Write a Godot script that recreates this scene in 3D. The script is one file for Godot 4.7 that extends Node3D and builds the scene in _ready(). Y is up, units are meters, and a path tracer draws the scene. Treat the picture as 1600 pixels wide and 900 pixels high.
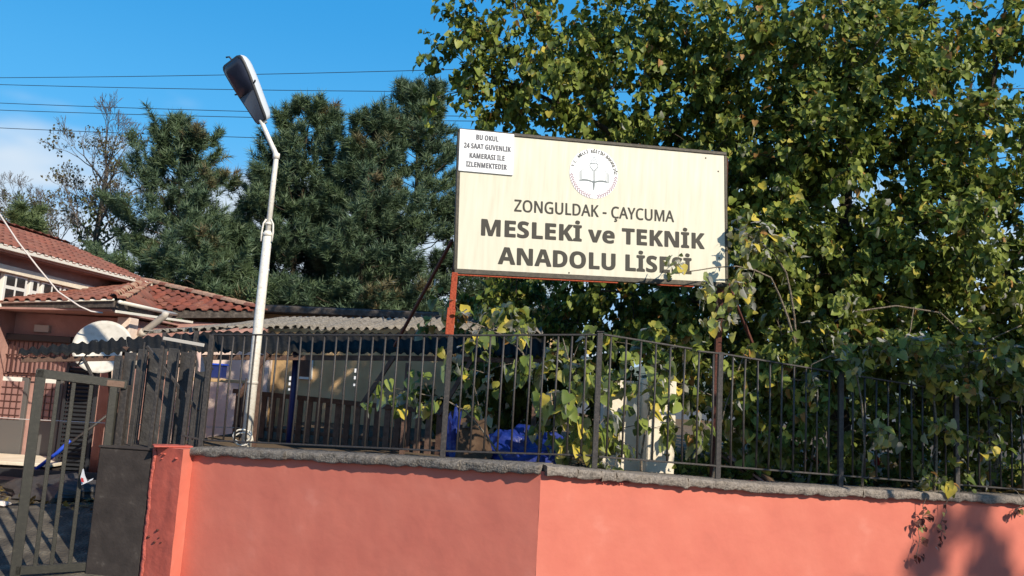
extends Node3D
# A school sign, a street lamp and a railing on a coral boundary wall, with a house, pines and a leafy tree behind.

var rng := RandomNumberGenerator.new()
var used := {}
var sheets := {}

func _ready():
	rng.seed = 4711
	# ---------- camera, sky, sun, exposure
	var cam := Camera3D.new()
	cam.name = "camera"
	cam.fov = 39.43
	cam.near = 0.05
	cam.far = 3000.0
	cam.basis = Basis(Vector3.RIGHT, deg_to_rad(7.2)) * Basis(Vector3(0, 0, 1), deg_to_rad(3.3))
	cam.position = Vector3(0, 1.7, 0)
	add_child(cam)
	cam.current = true
	var env := Environment.new()
	env.background_mode = Environment.BG_SKY
	var sky := Sky.new()
	var psm := PanoramaSkyMaterial.new()
	psm.panorama = sky_picture()
	sky.sky_material = psm
	env.sky = sky
	env.background_energy_multiplier = 0.97
	env.tonemap_mode = Environment.TONE_MAPPER_LINEAR
	env.tonemap_exposure = 1.17
	env.sdfgi_enabled = true
	env.ssao_enabled = true
	env.ssil_enabled = true
	var we := WorldEnvironment.new()
	we.name = "world_environment"
	we.environment = env
	add_child(we)
	var sun := DirectionalLight3D.new()
	sun.name = "sun"
	sun.light_color = Color(1.0, 0.95, 0.86)
	sun.light_energy = 1.6
	sun.light_angular_distance = 0.53
	sun.shadow_enabled = true
	sun.sky_mode = DirectionalLight3D.SKY_MODE_LIGHT_ONLY
	add_child(sun)
	sun.look_at_from_position(Vector3.ZERO, -Vector3(0.561, 0.545, 0.623), Vector3.UP)

	make_materials()
	build_ground()
	build_wall()
	build_fence()
	build_gate()
	build_house()
	build_yard()
	build_sign()
	build_lamp()
	build_trees()
	build_vines()
	build_wires()

# ====================================================================== sky
func sky_picture() -> ImageTexture:
	var w := 1280
	var h := 640
	var im := Image.create(w, h, false, Image.FORMAT_RGBF)
	var n := FastNoiseLite.new()
	n.seed = 21
	n.noise_type = FastNoiseLite.TYPE_SIMPLEX_SMOOTH
	n.fractal_octaves = 5
	n.frequency = 1.0
	var m := FastNoiseLite.new()
	m.seed = 5
	m.fractal_octaves = 2
	m.frequency = 1.0
	for y in h:
		var el := (0.5 - (y + 0.5) / h) * PI
		var se := sin(el)
		for x in w:
			var c: Color
			if se < -0.02:
				c = Color(0.20, 0.19, 0.16)
			else:
				var t := clampf(se, 0.0, 1.0)
				var base := Color(0.42, 0.60, 0.80).lerp(Color(0.100, 0.44, 0.84), smoothstep(0.0, 0.30, t))
				base = base.lerp(Color(0.040, 0.31, 0.70), smoothstep(0.22, 0.46, t))
				c = base.lerp(Color(0.016, 0.14, 0.44), smoothstep(0.45, 1.0, t))
				if el < 0.62:
					var az := (float(x) / w - 0.5) * TAU
					var p := Vector3(sin(az) * 3.2, el * 11.0, -cos(az) * 3.2)
					var v := n.get_noise_3d(p.x * 0.9, p.y, p.z * 0.9) + 0.65 * m.get_noise_3d(p.x * 0.5 + 3.0, p.y * 0.25, p.z * 0.5)
					var cover := smoothstep(-0.05, 0.55, v + 0.34 - maxf(0.0, el - 0.17) * 5.0)
					c = c.lerp(Color(0.66, 0.74, 0.82), cover * 0.85 * smoothstep(0.62, 0.3, el))
			im.set_pixel(x, y, c)
	return ImageTexture.create_from_image(im)

# ====================================================================== naming and placing
func numbered(parent: Node, called: String) -> String:
	var key := str(parent.get_instance_id()) + called
	var k: int = used.get(key, 0)
	used[key] = k + 1
	return called if k == 0 else "%s_%03d" % [called, k]

func tag(o: Node, label: String, category: String, group := "", kind := ""):
	if label != "":
		o.set_meta("label", label)
	if category != "":
		o.set_meta("category", category)
	if group != "":
		o.set_meta("group", group)
	if kind != "":
		o.set_meta("kind", kind)
	return o

func thing(called: String, label: String, category: String, at: Vector3, group := "") -> Node3D:
	var o := Node3D.new()
	o.name = numbered(self, called)
	add_child(o, true)
	o.position = at
	tag(o, label, category, group)
	return o

# a part: the mesh and its transform are given in world space
func put(called: String, mesh: Mesh, m: Material, parent: Node3D, xf := Transform3D.IDENTITY) -> MeshInstance3D:
	var o := MeshInstance3D.new()
	o.name = numbered(parent, called)
	o.mesh = mesh
	o.material_override = null
	if mesh is PrimitiveMesh:
		o.material_override = m
	else:
		for i in mesh.get_surface_count():
			o.set_surface_override_material(i, m)
	parent.add_child(o, true)
	o.global_transform = xf
	return o

func many(called: String, mesh: Mesh, m: Material, parent: Node3D, list: Array, cols: Array) -> MultiMeshInstance3D:
	var mm := MultiMesh.new()
	mm.transform_format = MultiMesh.TRANSFORM_3D
	mm.use_colors = true
	mm.mesh = mesh
	mm.instance_count = list.size()
	var buf := PackedFloat32Array()
	buf.resize(list.size() * 16)
	var inv := parent.global_transform.affine_inverse()
	for i in list.size():
		var t: Transform3D = inv * list[i]
		var c: Color = cols[i]
		var k := i * 16
		buf[k] = t.basis.x.x; buf[k + 1] = t.basis.y.x; buf[k + 2] = t.basis.z.x; buf[k + 3] = t.origin.x
		buf[k + 4] = t.basis.x.y; buf[k + 5] = t.basis.y.y; buf[k + 6] = t.basis.z.y; buf[k + 7] = t.origin.y
		buf[k + 8] = t.basis.x.z; buf[k + 9] = t.basis.y.z; buf[k + 10] = t.basis.z.z; buf[k + 11] = t.origin.z
		buf[k + 12] = c.r; buf[k + 13] = c.g; buf[k + 14] = c.b; buf[k + 15] = 1.0
	mm.buffer = buf
	var o := MultiMeshInstance3D.new()
	o.name = numbered(parent, called)
	o.multimesh = mm
	o.material_override = m
	parent.add_child(o, true)
	o.set_meta("kind", "stuff")
	return o

# ====================================================================== shapes
func st0() -> SurfaceTool:
	var s := SurfaceTool.new()
	s.begin(Mesh.PRIMITIVE_TRIANGLES)
	return s

func tri(s: SurfaceTool, a: Vector3, b: Vector3, c: Vector3):
	s.add_vertex(a); s.add_vertex(b); s.add_vertex(c)

func quad(s: SurfaceTool, a: Vector3, b: Vector3, c: Vector3, d: Vector3):
	tri(s, a, b, c); tri(s, a, c, d)

func done(s: SurfaceTool) -> ArrayMesh:
	s.generate_normals()
	return s.commit()

# chamfered box with its centre at the origin
func cbox(sx: float, sy: float, sz: float, b := 0.004) -> ArrayMesh:
	var key := "%.4f|%.4f|%.4f|%.4f" % [sx, sy, sz, b]
	if sheets.has(key):
		return sheets[key]
	var s := st0()
	s.set_smooth_group(-1)
	var h := Vector3(sx, sy, sz) / 2
	b = minf(b, minf(h.x, minf(h.y, h.z)) * 0.6)
	var P := func(ix: int, iy: int, iz: int, axis: int) -> Vector3:
		var v := Vector3(ix * (h.x - (0.0 if axis == 0 else b)), iy * (h.y - (0.0 if axis == 1 else b)), iz * (h.z - (0.0 if axis == 2 else b)))
		return v
	var faces := []
	for g in [-1, 1]:
		faces.append([P.call(g, -1, -1, 0), P.call(g, 1, -1, 0), P.call(g, 1, 1, 0), P.call(g, -1, 1, 0)])
		faces.append([P.call(-1, g, -1, 1), P.call(1, g, -1, 1), P.call(1, g, 1, 1), P.call(-1, g, 1, 1)])
		faces.append([P.call(-1, -1, g, 2), P.call(1, -1, g, 2), P.call(1, 1, g, 2), P.call(-1, 1, g, 2)])
		for k in [-1, 1]:
			faces.append([P.call(-1, g, k, 1), P.call(1, g, k, 1), P.call(1, g, k, 2), P.call(-1, g, k, 2)])
			faces.append([P.call(g, -1, k, 0), P.call(g, 1, k, 0), P.call(g, 1, k, 2), P.call(g, -1, k, 2)])
			faces.append([P.call(g, k, -1, 0), P.call(g, k, 1, 0), P.call(g, k, 1, 1), P.call(g, k, -1, 1)])
			for j in [-1, 1]:
				faces.append([P.call(g, k, j, 0), P.call(g, k, j, 1), P.call(g, k, j, 2)])
	for f in faces:
		var mid := Vector3.ZERO
		for v in f:
			mid += v
		var nn: Vector3 = (f[1] - f[0]).cross(f[2] - f[0])
		if nn.dot(mid) > 0:
			f.reverse()
		if f.size() == 4:
			quad(s, f[0], f[1], f[2], f[3])
		else:
			tri(s, f[0], f[1], f[2])
	var m := done(s)
	sheets[key] = m
	return m

func box_at(called: String, c: Vector3, size: Vector3, m: Material, parent: Node3D, yaw := 0.0, b := 0.005) -> MeshInstance3D:
	return put(called, cbox(size.x, size.y, size.z, b), m, parent, Transform3D(Basis(Vector3.UP, yaw), c))

# a bar of rectangular section from a to b; w is across, h the other way
func bar(called: String, a: Vector3, b: Vector3, w: float, h: float, m: Material, parent: Node3D, side := Vector3.UP) -> MeshInstance3D:
	var z := (b - a).normalized()
	if absf(z.dot(side)) > 0.95:
		side = Vector3(0, 0, 1)
	var x := side.cross(z).normalized()
	var y := z.cross(x)
	return put(called, cbox(w, h, snappedf((b - a).length(), 0.0005), 0.003), m, parent, Transform3D(Basis(x, y, z), (a + b) / 2))

func tube(s: SurfaceTool, pts: Array, radii: Array, sides := 6, capped := true):
	var n := pts.size()
	var rings := []
	var x := Vector3.ZERO
	for i in n:
		var d: Vector3 = (pts[mini(i + 1, n - 1)] - pts[maxi(i - 1, 0)]).normalized()
		if i == 0:
			x = d.cross(Vector3(0.13, 0.2, 0.97) if absf(d.z) < 0.9 else Vector3.UP).normalized()
		else:
			x = (x - d * x.dot(d)).normalized()
		var y := d.cross(x)
		var ring := []
		for k in sides:
			var a := TAU * k / sides
			ring.append(pts[i] + (x * cos(a) + y * sin(a)) * radii[i])
		rings.append(ring)
	for i in n - 1:
		for k in sides:
			var j := (k + 1) % sides
			quad(s, rings[i][k], rings[i][j], rings[i + 1][j], rings[i + 1][k])
	if capped:
		for k in sides:
			tri(s, pts[0], rings[0][(k + 1) % sides], rings[0][k])
			tri(s, pts[n - 1], rings[n - 1][k], rings[n - 1][(k + 1) % sides])

func pipe(called: String, pts: Array, r: float, m: Material, parent: Node3D, sides := 10) -> MeshInstance3D:
	var s := st0()
	s.set_smooth_group(1)
	var rr := []
	for p in pts:
		rr.append(r)
	tube(s, pts, rr, sides)
	return put(called, done(s), m, parent)

# a flat polygon given a thickness along -n
func slab(poly: Array, n: Vector3, thick: float) -> ArrayMesh:
	var s := st0()
	s.set_smooth_group(-1)
	var k := poly.size()
	for i in range(1, k - 1):
		tri(s, poly[0], poly[i], poly[i + 1])
		tri(s, poly[0] - n * thick, poly[i + 1] - n * thick, poly[i] - n * thick)
	for i in k:
		var j := (i + 1) % k
		quad(s, poly[i], poly[i] - n * thick, poly[j] - n * thick, poly[j])
	return done(s)

# ====================================================================== materials
var M := {}

func noise(freq: float, oct := 4, sd := 1, kind := FastNoiseLite.TYPE_SIMPLEX_SMOOTH) -> FastNoiseLite:
	var n := FastNoiseLite.new()
	n.noise_type = kind
	n.frequency = freq
	n.fractal_octaves = oct
	n.seed = sd
	return n

func ntex(freq: float, stops: Array, sd := 1, oct := 5, size := 512, kind := FastNoiseLite.TYPE_SIMPLEX_SMOOTH) -> NoiseTexture2D:
	var t := NoiseTexture2D.new()
	t.width = size
	t.height = size
	t.seamless = true
	t.noise = noise(freq, oct, sd, kind)
	if stops.size():
		var g := Gradient.new()
		var offs := PackedFloat32Array()
		var cols := PackedColorArray()
		for p in stops:
			offs.append(p[0])
			cols.append(p[1])
		g.offsets = offs
		g.colors = cols
		t.color_ramp = g
	return t

# stops: [[offset, sRGB colour], ...]; metres: size of one repeat
func nmat(called: String, stops: Array, freq: float, metres: float, rough := 0.85, bump := 0.0, bump_freq := 0.05, sd := 1, metal := 0.0) -> StandardMaterial3D:
	var m := StandardMaterial3D.new()
	m.resource_name = called
	m.albedo_texture = ntex(freq, stops, sd)
	m.roughness = rough
	m.metallic = metal
	m.uv1_triplanar = true
	m.uv1_world_triplanar = true
	m.uv1_scale = Vector3.ONE / metres
	m.cull_mode = BaseMaterial3D.CULL_DISABLED
	if bump > 0.0:
		m.heightmap_enabled = true
		m.heightmap_texture = ntex(bump_freq, [], sd + 7)
		m.heightmap_scale = bump
	M[called] = m
	return m

func pmat(called: String, c: Color, rough := 0.6, metal := 0.0) -> StandardMaterial3D:
	var m := StandardMaterial3D.new()
	m.resource_name = called
	m.albedo_color = c
	m.roughness = rough
	m.metallic = metal
	m.cull_mode = BaseMaterial3D.CULL_DISABLED
	M[called] = m
	return m

func c8(r: int, g: int, b: int) -> Color:
	return Color(r / 255.0, g / 255.0, b / 255.0)

func make_materials():
	nmat("coral", [[0.0, c8(188, 102, 86)], [0.3, c8(198, 108, 91)], [0.55, c8(201, 112, 94)], [0.8, c8(204, 116, 98)], [1.0, c8(212, 130, 113)]], 0.009, 2.6, 0.8, 0.22, 0.035, 3)
	nmat("coral_old", [[0.0, c8(150, 70, 60)], [0.4, c8(176, 86, 74)], [0.75, c8(186, 94, 80)], [1.0, c8(200, 112, 98)]], 0.012, 1.3, 0.85, 1.2, 0.04, 9)
	nmat("coral_worn_shaded", [[0.0, c8(168, 78, 64)], [0.4, c8(190, 90, 74)], [0.75, c8(198, 98, 81)], [1.0, c8(206, 112, 96)]], 0.010, 1.5, 0.85, 0.3, 0.04, 2)  # pillar front: worn coral with its warm shade mixed into the colour
	nmat("concrete_cap", [[0.0, c8(48, 44, 41)], [0.32, c8(84, 78, 72)], [0.46, c8(114, 106, 98)], [0.6, c8(138, 129, 120)], [0.68, c8(76, 71, 66)], [0.8, c8(150, 142, 134)], [1.0, c8(196, 188, 178)]], 0.03, 0.8, 0.95, 1.0, 0.09, 4)
	nmat("concrete_pale", [[0.0, c8(70, 64, 59)], [0.32, c8(118, 109, 101)], [0.52, c8(146, 136, 127)], [0.68, c8(98, 90, 84)], [0.85, c8(140, 131, 122)], [1.0, c8(186, 177, 168)]], 0.024, 0.9, 0.95, 0.9, 0.08, 44)
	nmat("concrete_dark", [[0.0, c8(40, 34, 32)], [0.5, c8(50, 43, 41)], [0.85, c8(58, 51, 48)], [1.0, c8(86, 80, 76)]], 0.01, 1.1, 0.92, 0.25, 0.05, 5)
	nmat("black_iron", [[0.0, c8(44, 40, 39)], [0.6, c8(62, 57, 55)], [0.86, c8(74, 68, 64)], [1.0, c8(118, 84, 66)]], 0.02, 0.4, 0.55, 0.2, 0.1, 6)
	nmat("gate_iron", [[0.0, c8(32, 31, 27)], [0.6, c8(44, 43, 37)], [0.86, c8(54, 52, 45)], [1.0, c8(96, 76, 58)]], 0.02, 0.5, 0.5, 0.2, 0.1, 8)
	nmat("sheet_dark", [[0.0, c8(46, 44, 43)], [0.5, c8(60, 57, 56)], [0.85, c8(70, 67, 64)], [1.0, c8(108, 102, 97)]], 0.012, 0.9, 0.6, 0.3, 0.05, 11)
	nmat("rust", [[0.0, c8(112, 44, 26)], [0.4, c8(166, 70, 42)], [0.7, c8(190, 88, 56)], [1.0, c8(120, 62, 44)]], 0.03, 0.4, 0.85, 0.6, 0.1, 12)
	nmat("rust_dark", [[0.0, c8(60, 34, 28)], [0.5, c8(92, 50, 40)], [1.0, c8(122, 72, 58)]], 0.03, 0.4, 0.85, 0.6, 0.1, 13)
	nmat("sign_frame", [[0.0, c8(52, 46, 38)], [0.6, c8(74, 67, 56)], [0.9, c8(92, 82, 68)], [1.0, c8(128, 92, 66)]], 0.02, 0.6, 0.6, 0.2, 0.1, 14)
	nmat("white_pole", [[0.0, c8(176, 160, 140)], [0.2, c8(210, 203, 192)], [0.5, c8(226, 221, 212)], [0.76, c8(230, 226, 217)], [0.84, c8(192, 172, 148)], [1.0, c8(160, 130, 104)]], 0.02, 0.6, 0.5, 0.15, 0.06, 15)
	nmat("tile_a", [[0.0, c8(98, 52, 42)], [0.5, c8(126, 68, 54)], [1.0, c8(144, 86, 70)]], 0.03, 0.7, 0.88, 0.8, 0.1, 16)
	nmat("tile_b", [[0.0, c8(86, 48, 40)], [0.5, c8(112, 62, 51)], [1.0, c8(130, 80, 68)]], 0.03, 0.7, 0.9, 0.8, 0.1, 17)
	nmat("tile_c", [[0.0, c8(76, 52, 44)], [0.5, c8(126, 76, 62)], [0.8, c8(146, 98, 84)], [1.0, c8(124, 118, 104)]], 0.03, 0.7, 0.9, 0.8, 0.1, 18)
	nmat("hip_tile", [[0.0, c8(112, 86, 74)], [0.5, c8(158, 126, 108)], [1.0, c8(178, 158, 140)]], 0.03, 0.7, 0.9, 0.8, 0.1, 19)
	nmat("pink_plaster", [[0.0, c8(164, 124, 116)], [0.6, c8(178, 138, 129)], [1.0, c8(190, 150, 140)]], 0.008, 2.2, 0.9, 0.4, 0.05, 20)
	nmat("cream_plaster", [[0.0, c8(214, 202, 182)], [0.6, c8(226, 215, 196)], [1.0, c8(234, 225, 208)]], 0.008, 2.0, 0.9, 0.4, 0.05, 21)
	nmat("rose_cream", [[0.0, c8(210, 188, 176)], [0.6, c8(224, 203, 190)], [1.0, c8(232, 214, 203)]], 0.008, 2.0, 0.9, 0.4, 0.05, 22)
	nmat("beige_plaster", [[0.0, c8(184, 150, 108)], [0.5, c8(200, 166, 122)], [1.0, c8(208, 178, 136)]], 0.008, 2.4, 0.9, 0.4, 0.05, 23)
	nmat("fascia", [[0.0, c8(56, 50, 46)], [0.6, c8(84, 76, 70)], [1.0, c8(124, 116, 108)]], 0.02, 1.1, 0.85, 0.5, 0.08, 24)
	nmat("brown_wood", [[0.0, c8(66, 48, 40)], [0.5, c8(92, 68, 57)], [1.0, c8(112, 86, 72)]], 0.02, 0.9, 0.75, 0.3, 0.08, 25)
	nmat("brown_wood_pale", [[0.0, c8(84, 64, 54)], [0.5, c8(112, 88, 75)], [1.0, c8(130, 106, 92)]], 0.02, 0.9, 0.75, 0.3, 0.08, 26)
	nmat("eternit", [[0.0, c8(70, 64, 58)], [0.3, c8(112, 105, 96)], [0.42, c8(130, 123, 114)], [0.55, c8(150, 143, 133)], [0.64, c8(84, 78, 71)], [0.74, c8(134, 126, 117)], [1.0, c8(180, 173, 164)]], 0.018, 1.2, 0.95, 0.8, 0.1, 27)
	nmat("eternit_black", [[0.0, c8(26, 26, 27)], [0.6, c8(38, 38, 38)], [0.9, c8(50, 49, 46)], [1.0, c8(104, 98, 90)]], 0.02, 1.2, 0.9, 0.6, 0.1, 28)
	nmat("soil", [[0.0, c8(62, 50, 38)], [0.5, c8(92, 76, 58)], [1.0, c8(116, 100, 76)]], 0.02, 2.0, 0.98, 3.0, 0.08, 29)
	nmat("asphalt", [[0.0, c8(66, 64, 62)], [0.5, c8(88, 85, 82)], [1.0, c8(112, 108, 103)]], 0.02, 2.2, 0.95, 1.5, 0.15, 30)
	nmat("entry_ground", [[0.0, c8(50, 46, 41)], [0.45, c8(78, 72, 64)], [0.7, c8(96, 89, 78)], [1.0, c8(134, 125, 110)]], 0.012, 2.2, 0.95, 2.0, 0.1, 31)
	nmat("bark", [[0.0, c8(44, 36, 28)], [0.5, c8(76, 64, 50)], [1.0, c8(112, 98, 80)]], 0.03, 0.7, 0.95, 2.5, 0.1, 32)
	nmat("pale_bark", [[0.0, c8(88, 78, 66)], [0.5, c8(124, 112, 98)], [1.0, c8(158, 146, 130)]], 0.03, 0.7, 0.95, 1.5, 0.1, 33)
	nmat("bare_bark", [[0.0, c8(66, 58, 52)], [0.5, c8(94, 84, 76)], [1.0, c8(118, 108, 98)]], 0.03, 0.9, 0.95, 1.5, 0.1, 34)
	nmat("sign_cream", [[0.0, c8(200, 193, 172)], [0.35, c8(210, 204, 184)], [0.7, c8(214, 209, 190)], [1.0, c8(222, 218, 201)]], 0.02, 1.4, 0.55, 0.0, 0.1, 35)
	M["sign_cream"].uv1_scale = Vector3(1.6, 0.14, 1.6)
	nmat("paper", [[0.0, c8(232, 233, 236)], [1.0, c8(242, 243, 245)]], 0.01, 1.0, 0.6, 0.0, 0.1, 36)
	nmat("tarp", [[0.0, c8(16, 30, 92)], [0.5, c8(24, 42, 118)], [0.8, c8(34, 54, 130)], [1.0, c8(72, 84, 136)]], 0.012, 0.9, 0.4, 0.5, 0.03, 37)
	nmat("cardboard", [[0.0, c8(66, 50, 38)], [0.6, c8(88, 67, 50)], [1.0, c8(106, 86, 68)]], 0.015, 0.9, 0.9, 0.3, 0.06, 38)
	nmat("hill", [[0.0, c8(74, 84, 70)], [0.5, c8(98, 106, 88)], [1.0, c8(126, 124, 104)]], 0.02, 60.0, 1.0, 0.0, 0.1, 39)
	nmat("dish_white", [[0.0, c8(176, 170, 160)], [0.4, c8(204, 199, 190)], [0.8, c8(212, 208, 200)], [1.0, c8(190, 180, 164)]], 0.012, 0.8, 0.5, 0.0, 0.1, 40)
	pmat("letter_dark", c8(58, 55, 48), 0.7)
	pmat("letter_grey", c8(96, 96, 102), 0.7)
	pmat("white_frame", c8(226, 225, 220), 0.5)
	pmat("window_dark", c8(46, 48, 50), 0.12)
	M["window_dark"].metallic_specular = 0.6
	pmat("window_pink", c8(150, 116, 112), 0.2)
	pmat("gutter_white", c8(226, 220, 208), 0.5)
	pmat("gutter_old", c8(190, 182, 172), 0.6)
	pmat("grille_brown", c8(74, 46, 42), 0.6)
	pmat("door_grey", c8(90, 90, 90), 0.5)
	pmat("louver_black", c8(44, 46, 50), 0.45)
	pmat("blue_plastic", c8(34, 74, 190), 0.4)
	pmat("blue_dark", c8(30, 44, 104), 0.45)
	pmat("cloth_pale", c8(206, 178, 172), 0.95)
	pmat("white_cloth", c8(208, 208, 212), 0.9)
	pmat("red_cloth", c8(170, 40, 40), 0.9)
	pmat("wire", c8(40, 44, 50), 0.6)
	pmat("cable_pale", c8(206, 196, 190), 0.6)
	pmat("lamp_shell", c8(196, 202, 210), 0.35)
	pmat("lamp_cover", c8(92, 94, 102), 0.6)
	pmat("lamp_rim", c8(42, 44, 50), 0.5)
	var lens := pmat("lamp_lens", c8(40, 45, 62), 0.25)
	lens.metallic_specular = 0.4
	for i in 5:
		var cols := [c8(106, 122, 46), c8(130, 142, 60), c8(84, 102, 38), c8(160, 164, 74), c8(196, 176, 64)]
		var m := pmat("leaf_%d" % i, cols[i], 0.48)
		m.metallic_specular = 0.36
		m.backlight_enabled = true
		m.backlight = Color(0.8, 0.8, 0.8)
	var lm := pmat("leaf_many", Color(1, 1, 1), 0.42)
	lm.metallic_specular = 0.36
	lm.roughness = 0.48
	M["eternit_black"].metallic_specular = 0.2
	lm.vertex_color_use_as_albedo = true
	lm.backlight_enabled = true
	lm.backlight = Color(0.8, 0.8, 0.8)
	var nm := pmat("needle_many", Color(1, 1, 1), 0.6)
	nm.vertex_color_use_as_albedo = true
	nm.backlight_enabled = true
	nm.backlight = Color(0.25, 0.25, 0.25)
	var tm := pmat("tile_many", Color(1, 1, 1), 0.9)
	tm.vertex_color_use_as_albedo = true

# ====================================================================== ground and far hills
func build_ground():
	var s := st0()
	quad(s, Vector3(-900, -0.45, 200), Vector3(-900, -0.45, -900), Vector3(900, -0.45, -900), Vector3(900, -0.45, 200))
	var g := put("ground", done(s), M["asphalt"], self)
	tag(g, "grey asphalt and dirt ground", "", "", "structure")
	s = st0()
	var pz := [-6.6, -8.2, -9.6, -33.0]
	var py := [-0.44, -0.32, 0.0, 0.0]
	for i in 3:
		quad(s, Vector3(-40, py[i], pz[i]), Vector3(-40, py[i + 1], pz[i + 1]), Vector3(-3.7, py[i + 1], pz[i + 1]), Vector3(-3.7, py[i], pz[i]))
	quad(s, Vector3(-40, 0.0, -33.0), Vector3(-40, -0.44, -33.3), Vector3(-3.7, -0.44, -33.3), Vector3(-3.7, 0.0, -33.0))
	var e := put("entry_ground", done(s), M["entry_ground"], self)
	tag(e, "dusty pale ground of the entrance behind the gate", "", "", "structure")
	# the raised school yard behind the wall
	s = st0()
	var top := 0.88
	var q := [Vector3(-3.75, top, -8.6), Vector3(-3.75, top, -34), Vector3(24, top, -34), Vector3(24, top, -13.4), Vector3(5.4, top, -8.68), Vector3(0.3, top, -7.2), Vector3(-3.0, top, -8.42)]
	for i in range(1, q.size() - 1):
		tri(s, q[0], q[i], q[i + 1])
	for i in q.size():
		var a: Vector3 = q[i]
		var b: Vector3 = q[(i + 1) % q.size()]
		quad(s, a, b, Vector3(b.x, -0.5, b.z), Vector3(a.x, -0.5, a.z))
	var y := put("yard_terrain", done(s), M["soil"], self)
	tag(y, "bare soil of the raised yard behind the wall", "", "", "structure")
	# leaves that have fallen behind the railing and in the entrance
	var fl := []
	var fc := []
	for i in 5200:
		var p := Vector3(rng.randf_range(-0.6, 9.5), 0.895, 0)
		p.z = -7.35 - maxf(0.0, (p.x - 0.3)) * 0.31 - pow(rng.randf(), 1.6) * 4.0
		if i > 4600:
			p = Vector3(rng.randf_range(-8.5, -4.0), 0.02, rng.randf_range(-12.3, -9.7))
		var yaw := Basis(Vector3.UP, rng.randf() * TAU) * Basis(Vector3.RIGHT, PI / 2 + rng.randfn() * 0.35)
		fl.append(Transform3D(yaw.scaled(Vector3.ONE * rng.randf_range(0.05, 0.10)), p + Vector3(0, rng.randf() * 0.03, 0)))
		var c := Color(0.17, 0.105, 0.045).lerp(Color(0.30, 0.24, 0.06), rng.randf())
		fc.append(c.lerp(Color(0.07, 0.05, 0.03), rng.randf()))
	var fallen := many("fallen_leaves", leaf_mesh(), M["leaf_many"], self, fl, fc)
	tag(fallen, "brown and yellow fallen leaves strewn on the soil", "leaves", "", "stuff")
	var wl := []
	var wc := []
	for i in 420:
		var x := rng.randf_range(1.8, 9.0)
		var b := Vector3(x, 0.88, -7.5 - (x - 0.3) * 0.31 - rng.randf_range(0.1, 1.6))
		var hgt := rng.randf_range(0.1, 0.42)
		for k in 9:
			wl.append(leaf_at(b + Vector3(rng.randfn() * 0.09, hgt * rng.randf(), rng.randfn() * 0.09), rand_dir(), rng.randf_range(0.04, 0.09)))
			wc.append(leaf_color(0.05))
	var weeds := many("undergrowth", leaf_mesh(), M["leaf_many"], self, wl, wc)
	tag(weeds, "low green undergrowth along the inside of the right railing", "undergrowth", "", "stuff")
	# low hills on the horizon
	s = st0()
	s.set_smooth_group(1)
	var n := noise(0.004, 4, 77)
	var prev := []
	for i in 97:
		var a := lerpf(-1.5, 1.5, i / 96.0)
		var ring := []
		for k in 5:
			var r := 340.0 + 70.0 * k
			var hgt: float = [0.0, 10.0, 19.0, 25.0, 27.0][k] * (1.0 + 0.9 * n.get_noise_2d(a * 700.0, k * 40.0))
			ring.append(Vector3(sin(a) * r, hgt - 1.0, -cos(a) * r))
		if prev.size():
			for k in 4:
				quad(s, prev[k], prev[k + 1], ring[k + 1], ring[k])
		prev = ring
	var h := put("hills", done(s), M["hill"], self)
	tag(h, "low wooded hills on the horizon", "", "", "structure")

# ====================================================================== the coral wall
const CORNER := Vector3(0.33, 0, -6.85)
const LEFT_END := Vector3(-3.05, 0, -8.1)
const RIGHT_END := Vector3(9.2, 0, -9.583)

func side_normal(a: Vector3, b: Vector3) -> Vector3:
	var d := (b - a).normalized()
	var n := Vector3(d.z, 0, -d.x)
	return n if n.z > 0 else -n

func cap_y(x: float, left: bool) -> float:   # height of the top of the coping
	if left:
		return lerpf(0.955, 1.09, pow(clampf((x + 3.05) / 3.38, 0, 1), 0.8))
	if x < 0.9:
		return lerpf(1.09, 1.055, (x - 0.33) / 0.57)
	if x < 2.4:
		return lerpf(1.055, 0.98, (x - 0.9) / 1.5)
	return lerpf(0.98, 0.915, (x - 2.4) / 2.95)

func wall_face(a: Vector3, b: Vector3, left: bool, n_seed: int) -> ArrayMesh:
	var s := st0()
	s.set_smooth_group(1)
	var n := side_normal(a, b)
	var nz := noise(1.1, 4, n_seed)
	var fine := noise(6.0, 3, n_seed + 3)
	var cols := int((b - a).length() / 0.045)
	var rows := 32
	var grid := []
	for i in cols + 1:
		var p := a.lerp(b, float(i) / cols)
		var top := cap_y(p.x, left) - 0.05
		var col := []
		for k in rows + 1:
			var y := lerpf(-0.5, top, float(k) / rows)
			var dd := 0.007 * nz.get_noise_3d(p.x, y, p.z) + 0.002 * fine.get_noise_3d(p.x, y, p.z)
			if i == 0 or i == cols:
				dd = 0.006 * nz.get_noise_2d(y * 3.0, 11.0) if i == (cols if left else 0) else 0.0
			col.append(Vector3(p.x, y, p.z) + n * dd)
		grid.append(col)
	for i in cols:
		for k in rows:
			quad(s, grid[i][k], grid[i][k + 1], grid[i + 1][k + 1], grid[i + 1][k])
	# back and ends give it thickness
	s.set_smooth_group(-1)
	var t := n * -0.28
	var a0 := a + t
	var b0 := b + t
	var ta := cap_y(a.x, left) - 0.05
	var tb := cap_y(b.x, left) - 0.05
	quad(s, b0 + Vector3.UP * -0.5, b0 + Vector3.UP * tb, a0 + Vector3.UP * ta, a0 + Vector3.UP * -0.5)
	quad(s, a0 + Vector3.UP * -0.5, a0 + Vector3.UP * ta, a + Vector3.UP * ta, a + Vector3.UP * -0.5)
	quad(s, b + Vector3.UP * -0.5, b + Vector3.UP * tb, b0 + Vector3.UP * tb, b0 + Vector3.UP * -0.5)
	return done(s)

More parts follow.
